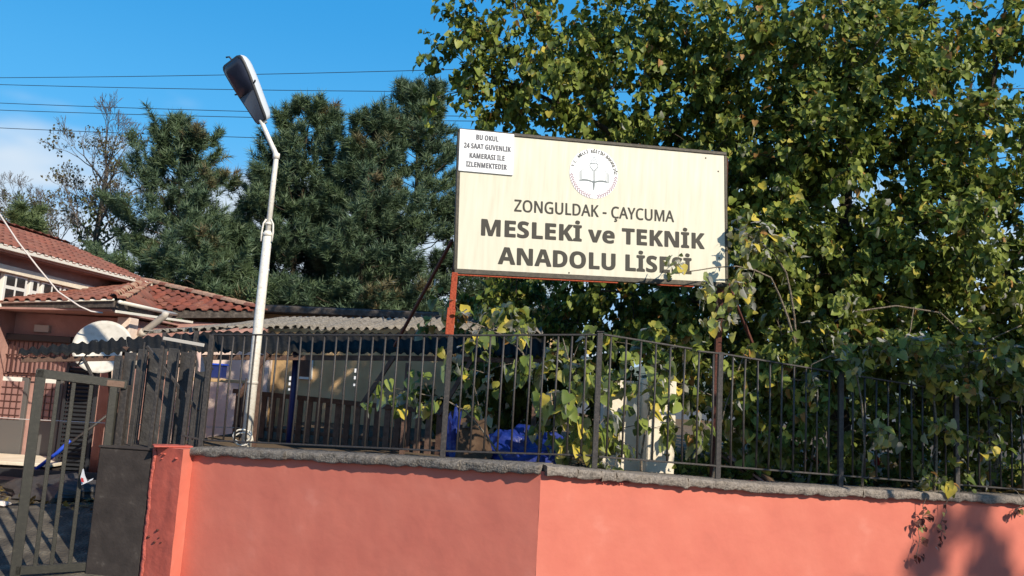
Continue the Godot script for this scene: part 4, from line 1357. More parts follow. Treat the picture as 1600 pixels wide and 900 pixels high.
# ====================================================================== street lamp
func build_lamp():
	var lp := thing("street_lamp", "white painted lamp post with a tilted grey lamp head", "street lamp", Vector3(-2.75, 0.88, -8.8))
	var s := st0()
	s.set_smooth_group(1)
	tube(s, [Vector3(-2.755, 0.86, -8.8), Vector3(-2.75, 2.2, -8.8), Vector3(-2.742, 3.27, -8.8), Vector3(-2.742, 3.29, -8.8)], [0.057, 0.053, 0.048, 0.036], 20)
	put("pole", done(s), M["white_pole"], lp)
	s = st0()
	s.set_smooth_group(1)
	tube(s, [Vector3(-2.742, 3.26, -8.8), Vector3(-2.735, 3.9, -8.8), Vector3(-2.73, 4.14, -8.8), Vector3(-2.735, 4.17, -8.8), Vector3(-2.80, 4.29, -8.79), Vector3(-2.935, 4.545, -8.77)], [0.031, 0.029, 0.028, 0.028, 0.025, 0.025], 14)
	put("upper_pole", done(s), M["white_pole"], lp)
	pipe("bend_collar", [Vector3(-2.731, 4.12, -8.8), Vector3(-2.731, 4.18, -8.8)], 0.038, M["white_pole"], lp, 14)
	# hooked clamp straps at the joint
	for sd in [-1, 1]:
		pipe("clamp_hook", [Vector3(-2.742 + sd * 0.026, 3.42, -8.78), Vector3(-2.742 + sd * 0.054, 3.37, -8.78), Vector3(-2.742 + sd * 0.062, 3.28, -8.78), Vector3(-2.745 + sd * 0.060, 3.17, -8.78)], 0.010, M["white_pole"], lp, 8)
	pipe("clamp_ring", [Vector3(-2.743, 3.235, -8.8), Vector3(-2.743, 3.265, -8.8)], 0.056, M["white_pole"], lp, 16)
	pipe("clamp_ring", [Vector3(-2.742, 3.36, -8.8), Vector3(-2.742, 3.385, -8.8)], 0.042, M["white_pole"], lp, 14)
	# cable coil and service door at the foot
	var pts := []
	for k in 26:
		var a := TAU * k / 12.0
		pts.append(Vector3(-2.755 + 0.10 * cos(a), 1.0 + 0.075 * sin(a) + 0.003 * k, -8.70 + 0.003 * k))
	pipe("cable_coil", pts, 0.009, M["gutter_white"], lp, 6)
	pipe("feed_cable", [Vector3(-2.822, 1.0, -8.76), Vector3(-2.815, 1.4, -8.76), Vector3(-2.81, 1.66, -8.76)], 0.008, M["black_iron"], lp, 6)
	pipe("band", [Vector3(-2.752, 1.60, -8.8), Vector3(-2.752, 1.63, -8.8)], 0.060, M["gutter_old"], lp, 16)
	# head: long axis up and to the left, lens turned down towards the street
	var ax := Vector3(-0.47, 0.83, 0.22).normalized()
	var nn := Vector3(-0.44, -0.42, 0.80)
	nn = (nn - ax * nn.dot(ax)).normalized()
	var sx := ax.cross(nn).normalized()     # across the head
	var X := Transform3D(Basis(sx, ax, nn), Vector3(-2.925, 4.53, -8.76))
	var Lh := 0.74
	# half widths along the length
	var outl := [[-0.01, 0.062], [0.03, 0.082], [0.18, 0.104], [0.36, 0.134], [0.52, 0.156], [0.64, 0.165], [0.70, 0.161], [0.73, 0.142], [Lh, 0.112]]
	var ringf := func(sc: float, z: float, grow: float) -> Array:
		var r := []
		for q in outl:
			r.append(Vector3(q[1] * sc + grow, lerpf(0.38, q[0], sc), z))
		for i in outl.size():
			var q = outl[outl.size() - 1 - i]
			r.append(Vector3(-q[1] * sc - grow, lerpf(0.38, q[0], sc), z))
		return r
	s = st0()
	s.set_smooth_group(1)
	var lev := [ringf.call(1.0, 0.0, 0.0), ringf.call(1.0, -0.04, 0.004), ringf.call(0.97, -0.09, 0.0), ringf.call(0.86, -0.13, 0.0), ringf.call(0.62, -0.155, 0.0), ringf.call(0.2, -0.165, 0.0)]
	for i in lev.size() - 1:
		var m: int = lev[i].size()
		for k in m:
			var j := (k + 1) % m
			quad(s, lev[i][k], lev[i + 1][k], lev[i + 1][j], lev[i][j])
	var last: Array = lev[lev.size() - 1]
	for k in range(1, last.size() - 1):
		tri(s, last[0], last[k + 1], last[k])
	put("housing", done(s), M["lamp_shell"], lp, X)
	# dark rim
	s = st0()
	var r0: Array = ringf.call(1.0, 0.004, 0.004)
	var r1: Array = ringf.call(0.93, 0.006, 0.0)
	var rz: Array = ringf.call(1.0, -0.02, 0.006)
	for k in r0.size():
		var j := (k + 1) % r0.size()
		quad(s, r0[k], r0[j], r1[j], r1[k])
		quad(s, rz[k], rz[j], r0[j], r0[k])
	put("rim", done(s), M["lamp_rim"], lp, X)
	# lens bowl on the outer half, plain cover on the inner half
	s = st0()
	s.set_smooth_group(1)
	var lr := []
	for lv in [[1.0, 0.002], [0.9, 0.025], [0.6, 0.042], [0.1, 0.048]]:
		var rr := []
		for q in [[0.34, 0.118], [0.50, 0.141], [0.62, 0.151], [0.69, 0.146], [0.72, 0.11]]:
			rr.append(Vector3(q[1] * lv[0], lerpf(0.54, q[0], lv[0]), lv[1]))
		for q in [[0.72, 0.11], [0.69, 0.146], [0.62, 0.151], [0.50, 0.141], [0.34, 0.118]]:
			rr.append(Vector3(-q[1] * lv[0], lerpf(0.54, q[0], lv[0]), lv[1]))
		lr.append(rr)
	for i in 3:
		for k in 10:
			var j := (k + 1) % 10
			quad(s, lr[i][k], lr[i][j], lr[i + 1][j], lr[i + 1][k])
	for k in range(1, 9):
		tri(s, lr[3][0], lr[3][k], lr[3][k + 1])
	put("lens", done(s), M["lamp_lens"], lp, X)
	s = st0()
	quad(s, Vector3(-0.062, 0.005, 0.008), Vector3(0.062, 0.005, 0.008), Vector3(0.118, 0.335, 0.008), Vector3(-0.118, 0.335, 0.008))
	quad(s, Vector3(-0.118, 0.335, 0.008), Vector3(0.118, 0.335, 0.008), Vector3(0.118, 0.335, 0.0), Vector3(-0.118, 0.335, 0.0))
	put("cover_plate", done(s), M["lamp_cover"], lp, X)
	pipe("latch", [X * Vector3(0.0, 0.73, -0.03), X * Vector3(-0.01, 0.785, -0.02), X * Vector3(-0.04, 0.795, 0.0)], 0.010, M["lamp_rim"], lp, 6)
	pipe("latch", [X * Vector3(-0.155, 0.40, -0.02), X * Vector3(-0.185, 0.41, -0.01)], 0.010, M["lamp_rim"], lp, 6)
	pipe("latch", [X * Vector3(0.155, 0.40, -0.02), X * Vector3(0.185, 0.41, -0.01)], 0.010, M["lamp_rim"], lp, 6)
	pipe("socket", [X * Vector3(0, -0.03, -0.03), X * Vector3(0, 0.06, -0.04)], 0.036, M["lamp_shell"], lp, 12)

# ====================================================================== leaves and trees
func leaf_mesh() -> ArrayMesh:
	if sheets.has("leaf"):
		return sheets["leaf"]
	# heart shaped, one unit long, stalk at the origin, tip towards -y, folded along the midrib
	var s := st0()
	s.set_smooth_group(1)
	var edge := [Vector2(0.0, 0.06), Vector2(0.20, 0.14), Vector2(0.40, 0.06), Vector2(0.48, -0.18), Vector2(0.40, -0.46), Vector2(0.22, -0.74), Vector2(0.0, -1.0)]
	var rib := [0.0, -0.05, -0.15, -0.30, -0.50, -0.75, -1.0]
	for sd in [-1.0, 1.0]:
		for i in 6:
			var P := func(v: Vector2, k: int) -> Vector3:
				return Vector3(v.x * sd, v.y, absf(v.x) * 0.32 - 0.20 * v.y * v.y + 0.05 * sin(k * 2.3))
			var a: Vector3 = P.call(edge[i], i)
			var b: Vector3 = P.call(edge[i + 1], i + 1)
			var c := Vector3(0, rib[i], -0.20 * rib[i] * rib[i])
			var d := Vector3(0, rib[i + 1], -0.20 * rib[i + 1] * rib[i + 1])
			if i > 0:
				tri(s, c, a, b) if sd > 0 else tri(s, c, b, a)
			else:
				tri(s, c, a, b) if sd > 0 else tri(s, c, b, a)
			if i < 5:
				tri(s, c, b, d) if sd > 0 else tri(s, c, d, b)
	sheets["leaf"] = done(s)
	return sheets["leaf"]

func rand_dir() -> Vector3:
	return Vector3(rng.randfn(), rng.randfn(), rng.randfn()).normalized()

func leaf_at(p: Vector3, outward: Vector3, size: float) -> Transform3D:
	var n := (outward * 0.55 + Vector3(0.1, 0.55, 0.2) + rand_dir() * 0.85).normalized()
	var tip := (Vector3.DOWN * 0.9 + outward * 0.45 + rand_dir() * 0.65).normalized()
	tip = (tip - n * tip.dot(n)).normalized()
	var y := -tip
	var x := y.cross(n)
	return Transform3D(Basis(x, y, n).scaled(Vector3(size * rng.randf_range(0.75, 1.0), size, size)), p)

func leaf_color(yellow: float, fresh := 1.0) -> Color:
	var c := Color(0.105, 0.145, 0.024).lerp(Color(0.215, 0.25, 0.056), rng.randf()) * fresh
	if rng.randf() < 0.3:
		c = c.lerp(Color(0.05, 0.074, 0.018), 0.7)
	if rng.randf() < yellow:
		c = c.lerp(Color(0.42, 0.36, 0.07), rng.randf_range(0.35, 1.0))
	elif rng.randf() < yellow * 0.35:
		c = Color(0.36, 0.19, 0.06)
	return c

func nearest_leaf_mat(c: Color) -> Material:
	if c.r > 0.26:
		return M["leaf_4"]
	if c.r > 0.21:
		return M["leaf_3"]
	if c.r > 0.155:
		return M["leaf_1"]
	return M["leaf_0"] if c.r > 0.095 else M["leaf_2"]

# grows twigs from the skeleton to points scattered in lobes; returns [leaf transforms, colours]
func grow(lobes: Array, skeleton: Array, wood: SurfaceTool, per_twig: int, leaf_size: float, yellow: float, twig_r := 0.006, reach := 1.0, fresh := 1.0) -> Array:
	var targets := []
	var root: Vector3 = skeleton[0]
	for l in lobes:
		var c: Vector3 = l[0]
		var r: float = l[1]
		for i in int(l[2]):
			var p := c + rand_dir() * r * pow(rng.randf(), 0.42) * Vector3(1.0, 0.95, 0.9)
			targets.append([p, c, l[3] if l.size() > 3 else 1.0])
	targets.sort_custom(func(a, b): return a[0].distance_squared_to(root) < b[0].distance_squared_to(root))
	var nodes := skeleton.duplicate()
	var leaves := []
	var cols := []
	for t in targets:
		var p: Vector3 = t[0]
		var best := 0
		var bd := 1e9
		for i in nodes.size():
			var dd: float = nodes[i].distance_squared_to(p)
			if dd < bd:
				bd = dd
				best = i
		var a: Vector3 = nodes[best]
		var len := sqrt(bd)
		var m := a.lerp(p, 0.55) + Vector3(0, 0.12 * len, 0) + rand_dir() * 0.08 * len
		var steps := 4
		var pts := []
		var rr := []
		for k in steps + 1:
			var u := k / float(steps)
			pts.append(a.lerp(m, u).lerp(m.lerp(p, u), u))
			rr.append(lerpf(twig_r * (1.0 + minf(len, 1.2) * 1.3), twig_r * 0.5, u))
		tube(wood, pts, rr, 4, false)
		nodes.append(p)
		if len > 0.5:
			nodes.append(pts[2])
		var outward: Vector3 = ((p - t[1]).normalized() + (p - a).normalized() * 0.5).normalized()
		# side sprays round the twig's end
		var k_n := int(per_twig * t[2])
		for spray in 3:
			var q: Vector3 = pts[2 + spray % 2] if spray < 2 else p
			var e := p + (outward + rand_dir() * 1.1 + Vector3(0, -0.35, 0)).normalized() * rng.randf_range(0.16, 0.42) * reach
			tube(wood, [q, q.lerp(e, 0.5) + Vector3(0, 0.04, 0), e], [twig_r * 0.6, twig_r * 0.45, twig_r * 0.25], 3, false)
			for k in k_n / 3:
				var u := rng.randf_range(0.15, 1.05)
				var lp := q.lerp(e, u) + Vector3(0, 0.06 * sin(PI * u), 0) + rand_dir() * rng.randf_range(0.02, 0.11) * reach - Vector3(0, 0.03, 0)
				leaves.append(leaf_at(lp, outward, leaf_size * rng.randf_range(0.5, 1.28)))
				cols.append(leaf_color(yellow * (2.2 if rng.randf() < 0.2 else 0.7), fresh))
	return [leaves, cols]

# the nearest leaves as parts of their own, the rest as one mass
func hang_leaves(tree: Node3D, grown: Array, singles := 300):
	var order := range(grown[0].size())
	var cam := Vector3(0, 1.7, 0)
	var score := PackedFloat32Array()
	for t in grown[0]:
		var d: Vector3 = t.origin - cam
		var off: float = maxf(0.0, absf(d.x / -d.z) - 0.66) * 100.0 + maxf(0.0, (d.y / -d.z) - 0.52) * 100.0
		score.append(d.length() / t.basis.y.length() * 0.1 + off)
	order.sort_custom(func(a, b): return score[a] < score[b])
	var rest := []
	var cols := []
	for i in order.size():
		var k: int = order[i]
		if i < singles:
			put("leaf", leaf_mesh(), nearest_leaf_mat(grown[1][k]), tree, grown[0][k])
		else:
			rest.append(grown[0][k])
			cols.append(grown[1][k])
	if rest.size():
		many("foliage", leaf_mesh(), M["leaf_many"], tree, rest, cols)

func limb(called: String, pts: Array, r0: float, r1: float, m: Material, tree: Node3D, skeleton: Array):
	# a smooth tapered limb through the points
	var cv := Curve3D.new()
	for i in pts.size():
		var prev: Vector3 = pts[maxi(i - 1, 0)]
		var next: Vector3 = pts[mini(i + 1, pts.size() - 1)]
		var tan := (next - prev) * 0.18
		cv.add_point(pts[i], -tan, tan)
	var L := cv.get_baked_length()
	var n := maxi(int(L / 0.22), 4)
	var out := []
	var rr := []
	for i in n + 1:
		var t := float(i) / n
		out.append(cv.sample_baked(L * t) + (rand_dir() * 0.012 if i > 0 and i < n else Vector3.ZERO))
		rr.append(lerpf(r0, r1, pow(t, 0.8)) * (1.0 + 0.06 * rng.randfn()))
	var s := st0()
	s.set_smooth_group(1)
	tube(s, out, rr, 9)
	put(called, done(s), m, tree)
	for i in range(int(n * 0.3), n + 1):
		skeleton.append(out[i])

func build_trees():
	# ---- the big leafy tree behind the sign
	var t := thing("leafy_tree", "big leafy tree with yellowing green leaves rising behind the sign", "tree", Vector3(4.1, 0.88, -9.9))
	var sk := []
	limb("trunk", [Vector3(4.10, 0.85, -9.9), Vector3(4.06, 1.9, -9.95), Vector3(4.0, 2.7, -10.0)], 0.15, 0.12, M["bark"], t, sk)
	sk = [Vector3(4.0, 2.7, -10.0)]
	limb("limb", [Vector3(4.0, 2.65, -10.0), Vector3(3.3, 3.5, -9.9), Vector3(2.4, 4.3, -10.1), Vector3(1.4, 5.0, -10.2), Vector3(0.2, 5.5, -10.0), Vector3(-0.7, 5.7, -9.8)], 0.085, 0.018, M["bark"], t, sk)
	limb("limb", [Vector3(4.0, 2.7, -10.0), Vector3(3.5, 3.6, -10.2), Vector3(3.0, 4.9, -10.4), Vector3(2.4, 6.2, -10.5), Vector3(1.6, 7.4, -10.5)], 0.095, 0.02, M["bark"], t, sk)
	limb("limb", [Vector3(4.0, 2.7, -10.0), Vector3(4.2, 4.0, -10.1), Vector3(4.3, 5.6, -10.2), Vector3(4.2, 7.4, -10.3)], 0.10, 0.02, M["bark"], t, sk)
	limb("limb", [Vector3(4.0, 2.6, -10.0), Vector3(4.7, 3.6, -9.8), Vector3(5.3, 4.7, -9.8), Vector3(5.7, 5.9, -9.8)], 0.07, 0.016, M["bark"], t, sk)
	limb("limb", [Vector3(4.03, 2.3, -9.98), Vector3(3.4, 2.75, -10.3), Vector3(2.4, 3.0, -10.6), Vector3(1.2, 3.1, -10.8)], 0.055, 0.014, M["bark"], t, sk)
	var W := func(x: float, y: float, d: float) -> Vector3:
		return Vector3(x, y, -d)
	var lobes := [
		[W.call(-0.30, 6.05, 9.6), 0.75, 26], [W.call(-0.62, 5.25, 9.6), 0.48, 13, 0.9], [W.call(-0.85, 5.75, 9.5), 0.30, 5, 0.8], [W.call(0.20, 5.55, 9.5), 0.62, 20], [W.call(0.05, 4.95, 9.9), 0.5, 12, 0.8],
		[W.call(0.75, 6.5, 10.0), 1.05, 34], [W.call(1.0, 5.3, 10.0), 0.75, 22], [W.call(1.55, 5.9, 10.1), 1.1, 42], [W.call(2.4, 6.6, 10.1), 1.2, 44], [W.call(2.0, 4.75, 9.7), 0.8, 28],
		[W.call(2.9, 5.5, 10.0), 1.1, 46], [W.call(3.7, 6.6, 10.2), 1.2, 44], [W.call(3.0, 4.3, 9.6), 0.8, 34], [W.call(3.8, 5.1, 9.7), 1.0, 44], [W.call(4.5, 5.9, 9.9), 1.0, 34], [W.call(4.5, 4.4, 9.5), 0.9, 40],
		[W.call(3.3, 3.5, 9.4), 0.75, 34], [W.call(4.2, 3.3, 9.4), 0.8, 36], [W.call(5.1, 3.6, 9.5), 0.8, 34], [W.call(5.3, 4.7, 9.7), 0.7, 18], [W.call(2.6, 3.35, 9.2), 0.55, 22],
		[W.call(1.4, 3.3, 10.8), 0.9, 26], [W.call(0.3, 3.0, 11.2), 0.8, 22], [W.call(2.2, 2.6, 10.4), 0.8, 26], [W.call(0.9, 4.2, 11.0), 1.0, 22], [W.call(2.2, 3.9, 10.9), 1.0, 26],
		[W.call(1.2, 7.9, 10.2), 1.0, 20], [W.call(3.2, 8.1, 10.3), 1.2, 22], [W.call(4.9, 7.5, 10.2), 1.0, 14],
		[W.call(3.6, 2.6, 9.9), 0.8, 28], [W.call(4.9, 2.6, 9.7), 0.8, 28],
		[W.call(3.5, 4.7, 8.9), 0.55, 20], [W.call(4.3, 5.6, 8.9), 0.6, 22], [W.call(4.6, 3.7, 8.6), 0.55, 20], [W.call(5.2, 4.7, 8.7), 0.55, 18], [W.call(3.3, 6.2, 9.2), 0.6, 18],
		[W.call(2.2, 5.6, 11.6), 1.2, 26], [W.call(3.6, 4.4, 11.6), 1.3, 34], [W.call(4.9, 5.2, 11.4), 1.2, 26], [W.call(4.0, 6.4, 11.6), 1.3, 26], [W.call(3.0, 3.0, 11.8), 1.1, 26], [W.call(1.2, 3.0, 12.0), 1.0, 26], [W.call(0.2, 3.3, 12.4), 0.8, 18], [W.call(1.8, 3.7, 12.2), 0.8, 18], [W.call(5.2, 3.2, 11.4), 1.2, 28], [W.call(1.3, 6.6, 11.0), 0.9, 18], [W.call(4.9, 4.3, 11.9), 1.0, 24], [W.call(3.0, 5.2, 12.0), 1.0, 20]]
	var wood := st0()
	var gr := grow(lobes, sk, wood, 54, 0.088, 0.07, 0.006, 1.0, 1.24)
	var wd := put("branches", done(wood), M["bark"], t)
	wd.set_meta("kind", "stuff")
	hang_leaves(t, gr)
	# ---- a thinner tree at the right edge
	var t2 := thing("slender_tree", "slender tree with a pale trunk and thin rising branches at the right edge", "tree", Vector3(5.72, 0.88, -9.6))
	sk = []
	limb("trunk", [Vector3(5.70, 0.85, -9.6), Vector3(5.78, 1.9, -9.62), Vector3(5.72, 2.9, -9.7)], 0.10, 0.07, M["pale_bark"], t2, sk)
	sk = [Vector3(5.72, 2.9, -9.7)]
	limb("limb", [Vector3(5.72, 2.85, -9.7), Vector3(5.5, 3.8, -9.8), Vector3(5.75, 4.9, -9.9), Vector3(6.1, 6.0, -10.0), Vector3(6.3, 7.2, -10.0)], 0.055, 0.014, M["bark"], t2, sk)
	limb("limb", [Vector3(5.72, 2.85, -9.7), Vector3(6.2, 3.8, -9.6), Vector3(6.9, 4.9, -9.5), Vector3(7.5, 6.2, -9.5)], 0.055, 0.014, M["bark"], t2, sk)
	limb("limb", [Vector3(5.72, 2.8, -9.7), Vector3(6.7, 3.3, -8.6), Vector3(7.0, 3.7, -7.4), Vector3(6.3, 3.75, -6.4), Vector3(5.2, 3.7, -5.9)], 0.045, 0.012, M["bark"], t2, sk)
	lobes = [[W.call(5.9, 3.3, 9.3), 0.7, 28], [W.call(6.5, 4.1, 9.4), 0.7, 22], [W.call(5.9, 5.0, 9.8), 0.7, 16, 0.9], [W.call(6.1, 6.1, 10.0), 0.75, 20, 0.9], [W.call(5.5, 6.6, 10.2), 0.7, 18, 0.9], [W.call(6.9, 5.3, 9.6), 0.7, 16, 0.9], [W.call(7.4, 6.4, 9.5), 0.9, 24], [W.call(6.6, 6.9, 9.9), 0.8, 20],
		[W.call(5.6, 2.3, 9.2), 0.6, 20], [W.call(6.4, 2.6, 9.2), 0.7, 22], [W.call(7.4, 3.3, 9.3), 0.9, 24], [W.call(7.6, 4.6, 9.4), 0.9, 22], [W.call(6.2, 7.4, 10.0), 0.8, 10], [W.call(6.4, 1.7, 9.4), 0.6, 14],
		[W.call(4.75, 3.55, 5.75), 0.42, 26], [W.call(5.5, 3.6, 5.9), 0.5, 32], [W.call(6.3, 3.62, 6.2), 0.55, 34], [W.call(7.1, 3.75, 6.5), 0.6, 36], [W.call(7.9, 3.7, 6.9), 0.7, 34], [W.call(7.2, 3.7, 7.8), 0.5, 14]]
	wood = st0()
	gr = grow(lobes, sk, wood, 46, 0.092, 0.11, 0.006, 1.0, 1.42)
	wd = put("branches", done(wood), M["bark"], t2)
	wd.set_meta("kind", "stuff")
	hang_leaves(t2, gr, 200)
	# ---- dense shrubs that close the view under the crowns
	var shrub_spots := [[Vector3(2.0, 0.9, -13.5), 1.5, "dark bushy shrub at the back of the yard below the sign"], [Vector3(4.6, 0.9, -13.8), 1.7, "dark bushy shrub at the back of the yard behind the dark trunk"], [Vector3(7.3, 0.9, -13.5), 1.8, "dark bushy shrub at the back of the yard behind the pale trunk"], [Vector3(0.0, 0.9, -13.0), 1.2, "dark bushy shrub at the back of the yard right of the canopy"], [Vector3(9.6, 0.9, -13.0), 1.8, "dark bushy shrub at the back of the yard beyond the slender tree"]]
	for q in shrub_spots:
		var c: Vector3 = q[0]
		var sh := thing("shrub", q[2], "shrub", c, "shrubs at the back of the yard")
		var r: float = q[1]
		sk = []
		for k in 4:
			limb("stem", [c, c + Vector3(rng.randfn() * 0.3, r * 0.8, rng.randfn() * 0.2), c + Vector3(rng.randfn() * 0.7, r * 1.5, rng.randfn() * 0.4)], 0.03, 0.01, M["bark"], sh, sk)
		wood = st0()
		gr = grow([[c + Vector3(-0.5, r * 0.7, 0), r * 0.75, 30], [c + Vector3(0.5, r * 0.9, 0), r * 0.75, 30], [c + Vector3(0.0, r * 1.6, -0.2), r * 0.75, 26]], sk, wood, 40, 0.13, 0.02)
		wd = put("branches", done(wood), M["bark"], sh)
		wd.set_meta("kind", "stuff")
		many("foliage", leaf_mesh(), M["leaf_many"], sh, gr[0], gr[1])
	# ---- pines
	pine(Vector3(-11.4, 0, -27), 9.9, 2.7, 1, "dark green pine nearest the house roof, left of the lamp")
	pine(Vector3(-7.7, 0, -28), 11.2, 2.7, 2, "dark green pine standing directly behind the lamp head")
	pine(Vector3(-5.1, 0, -27), 10.6, 2.4, 3, "dark green pine right of the lamp with thin upper branches")
	pine(Vector3(-3.9, 0, -29), 12.5, 2.8, 4, "tallest dark green pine, close to the left edge of the sign")
	pine(Vector3(-1.0, 0, -30), 9.6, 2.6, 5, "dark green pine mostly hidden behind the left part of the sign")
	pine(Vector3(-9.5, 0, -31), 9.6, 2.6, 8, "dark green pine set back between the two pines left and right of the lamp")
	pine(Vector3(-6.4, 0, -31.5), 10.6, 2.6, 9, "dark green pine set back behind the lamp arm, between two taller pines")
	pine(Vector3(-9.6, 0, -25), 5.6, 2.3, 6, "low bushy pine with rusty needles at the foot of the taller pines")
	pine(Vector3(-16.0, 0, -26), 6.6, 1.0, 7, "small light green pine above the house ridge")
	# ---- bare trees beyond the house
	bare_tree(Vector3(-15.8, 0, -30), 12.3, 11, "tall nearly leafless tree beyond the house roof", 0.17)
	bare_tree(Vector3(-22.6, 0, -36), 10.8, 12, "pale leafless tree at the far left beyond the house ridge", 0.14)
	bare_tree(Vector3(-19.6, 0, -34), 9.2, 13, "lower leafless tree between the two other bare trees", 0.12)
	# ---- a street tree behind the viewer on the right, whose shadow falls on the wall
	var st := thing("street_tree", "roadside tree across the street whose shadow falls on the coral wall", "tree", Vector3(16.30, -0.45, 5.90))
	sk = []
	limb("trunk", [Vector3(16.30, -0.45, 5.90), Vector3(16.40, 4.00, 5.90), Vector3(16.30, 7.30, 5.90)], 0.22, 0.14, M["bark"], st, sk)
	sk = [Vector3(16.30, 7.30, 5.90)]
	limb("limb", [Vector3(16.30, 7.30, 5.90), Vector3(15.80, 9.80, 5.90), Vector3(15.50, 11.70, 6.00)], 0.12, 0.02, M["bark"], st, sk)
	limb("limb", [Vector3(16.30, 7.30, 5.90), Vector3(16.70, 10.10, 5.70), Vector3(17.10, 12.70, 5.60)], 0.12, 0.02, M["bark"], st, sk)
	wood = st0()
	gr = grow([[Vector3(15.50, 11.30, 6.00), 0.5, 9], [Vector3(17.00, 12.20, 5.60), 0.5, 9], [Vector3(16.30, 9.90, 5.90), 1.2, 18], [Vector3(18.30, 11.30, 5.30), 1.0, 14]], sk, wood, 40, 0.17, 0.05, 0.012)
	wd = put("branches", done(wood), M["bark"], st)
	wd.set_meta("kind", "stuff")
	many("foliage", leaf_mesh(), M["leaf_many"], st, gr[0], gr[1])

func tuft_mesh() -> ArrayMesh:
	if sheets.has("tuft"):
		return sheets["tuft"]
	var s := st0()
	s.set_smooth_group(-1)
	for i in 44:
		var base := Vector3(0, rng.randf_range(0.0, 0.55), 0)
		var a := rng.randf() * TAU
		var dir := Vector3(cos(a), rng.randf_range(0.25, 1.3), sin(a)).normalized()
		var side := dir.cross(rand_dir()).normalized() * 0.022
		var tip := base + dir * rng.randf_range(0.35, 0.55)
		tri(s, base - side, base + side, tip)
	sheets["tuft"] = done(s)
	return sheets["tuft"]

func pine(base: Vector3, height: float, spread: float, sd: int, label: String):
	rng.seed = 900 + sd
	var t := thing("pine_tree", label, "tree", base, "pines behind the canopy")
	var s := st0()
	s.set_smooth_group(1)
	var pts := []
	var rr := []
	var lean := Vector3(rng.randfn() * 0.1, 0, rng.randfn() * 0.1)
	for i in 13:
		var u := i / 12.0
		pts.append(base + Vector3(0, height * u * 0.985, 0) + lean * u + Vector3(0.05 * sin(i * 1.7), 0, 0.05 * cos(i * 1.1)))
		rr.append(lerpf(0.16 * height / 11.0, 0.02, u))
	tube(s, pts, rr, 9)
	put("trunk", done(s), M["bark"], t)
	var wood := st0()
	var list := []
	var cols := []
	var h := height * 0.22
	while h < height * 0.99:
		var u := h / height
		var reach := spread * (pow(1.0 - u, 0.62) * 1.12 + 0.10) * minf(1.0, 0.55 + u * 1.4)
		var n := rng.randi_range(3, 5)
		var ph := rng.randf() * TAU
		for k in n:
			var az := ph + TAU * k / n + rng.randfn() * 0.3
			var L := reach * rng.randf_range(0.55, 1.12)
			var rise := lerpf(0.10, 0.75, u) + rng.randfn() * 0.12
			var out := Vector3(cos(az), 0, sin(az))
			var i0 := clampi(int(u * 12), 0, 11)
			var a: Vector3 = pts[i0].lerp(pts[i0 + 1], u * 12 / 0.985 - i0) if i0 < 12 else pts[12]
			a.y = base.y + h
			var m := a + out * L * 0.55 + Vector3(0, rise * L * 0.35, 0)
			var e := a + out * L + Vector3(0, rise * L, 0)
			tube(wood, [a, m, e], [0.03 * (1.3 - u), 0.02, 0.008], 4, false)
			var tone := rng.randf()
			var brown := rng.randf() < (0.10 if sd != 6 else 0.4)
			var nt := int(9 + L * 10.5)
			var knots := []
			for j in int(2 + L * 1.6):
				knots.append(Vector2(pow(rng.randf(), 0.6) * 0.72 + 0.30, rng.randfn()))
			for j in nt:
				var kn: Vector2 = knots[rng.randi() % knots.size()]
				var w: float = clampf(kn.x + rng.randfn() * 0.09, 0.15, 1.05)
				var q := a.lerp(m, minf(w * 2, 1.0)) if w < 0.5 else m.lerp(e, (w - 0.5) * 2)
				var lat := out.cross(Vector3.UP) * (kn.y * 0.9 + rng.randfn() * 0.35) * 0.27 * (0.35 + w) * minf(L, 1.6)
				q += lat + Vector3(0, rng.randfn() * 0.10 + absf(lat.length()) * 0.22, 0)
				var up := (Vector3.UP * 0.9 + out * 0.55 + lat * 0.8 + rand_dir() * 0.35).normalized()
				var x := up.cross(rand_dir()).normalized()
				var sc := rng.randf_range(0.42, 0.72)
				list.append(Transform3D(Basis(x, up, x.cross(up)).scaled(Vector3.ONE * sc), q))
				var c := Color(0.044, 0.082, 0.047).lerp(Color(0.100, 0.148, 0.064), clampf(tone * 0.6 + rng.randf() * 0.5, 0, 1))
				if brown and rng.randf() < 0.6:
					c = c.lerp(Color(0.17, 0.105, 0.042), rng.randf_range(0.3, 0.9))
				if sd == 7:
					c = c.lerp(Color(0.12, 0.16, 0.055), 0.6)
				cols.append(c)
		h += rng.randf_range(0.26, 0.42)
	for j in 10:
		list.append(Transform3D(Basis(rand_dir(), 0.3).scaled(Vector3.ONE * 0.5), pts[12] + Vector3(rng.randfn() * 0.1, rng.randf_range(-0.5, 0.15), rng.randfn() * 0.1)))
		cols.append(Color(0.045, 0.078, 0.038))
	var wd := put("branches", done(wood), M["bark"], t)
	wd.set_meta("kind", "stuff")
	many("needles", tuft_mesh(), M["needle_many"], t, list, cols)

func twig_rec(s: SurfaceTool, a: Vector3, dir: Vector3, len: float, r: float, depth: int, tips: Array):
	var b := a + dir * len * 0.5 + rand_dir() * len * 0.06
	var c := b + (dir + rand_dir() * 0.16 + Vector3(0, 0.06, 0)).normalized() * len * 0.5
	tube(s, [a, b, c], [r, r * 0.85, r * 0.66], 5 if depth > 3 else 3, false)
	if depth <= 0:
		tips.append(c)
		return
	var n := 2 if depth > 4 else (3 if rng.randf() < 0.7 else 2)
	for i in n:
		var spread := 0.34 if i == 0 else rng.randf_range(0.55, 0.95)
		var d := (dir + rand_dir() * spread + Vector3(0, 0.12, 0)).normalized()
		twig_rec(s, c if i < 2 else b, d, len * rng.randf_range(0.62, 0.86), maxf(r * (0.66 if i == 0 else 0.5), 0.007), depth - 1, tips)

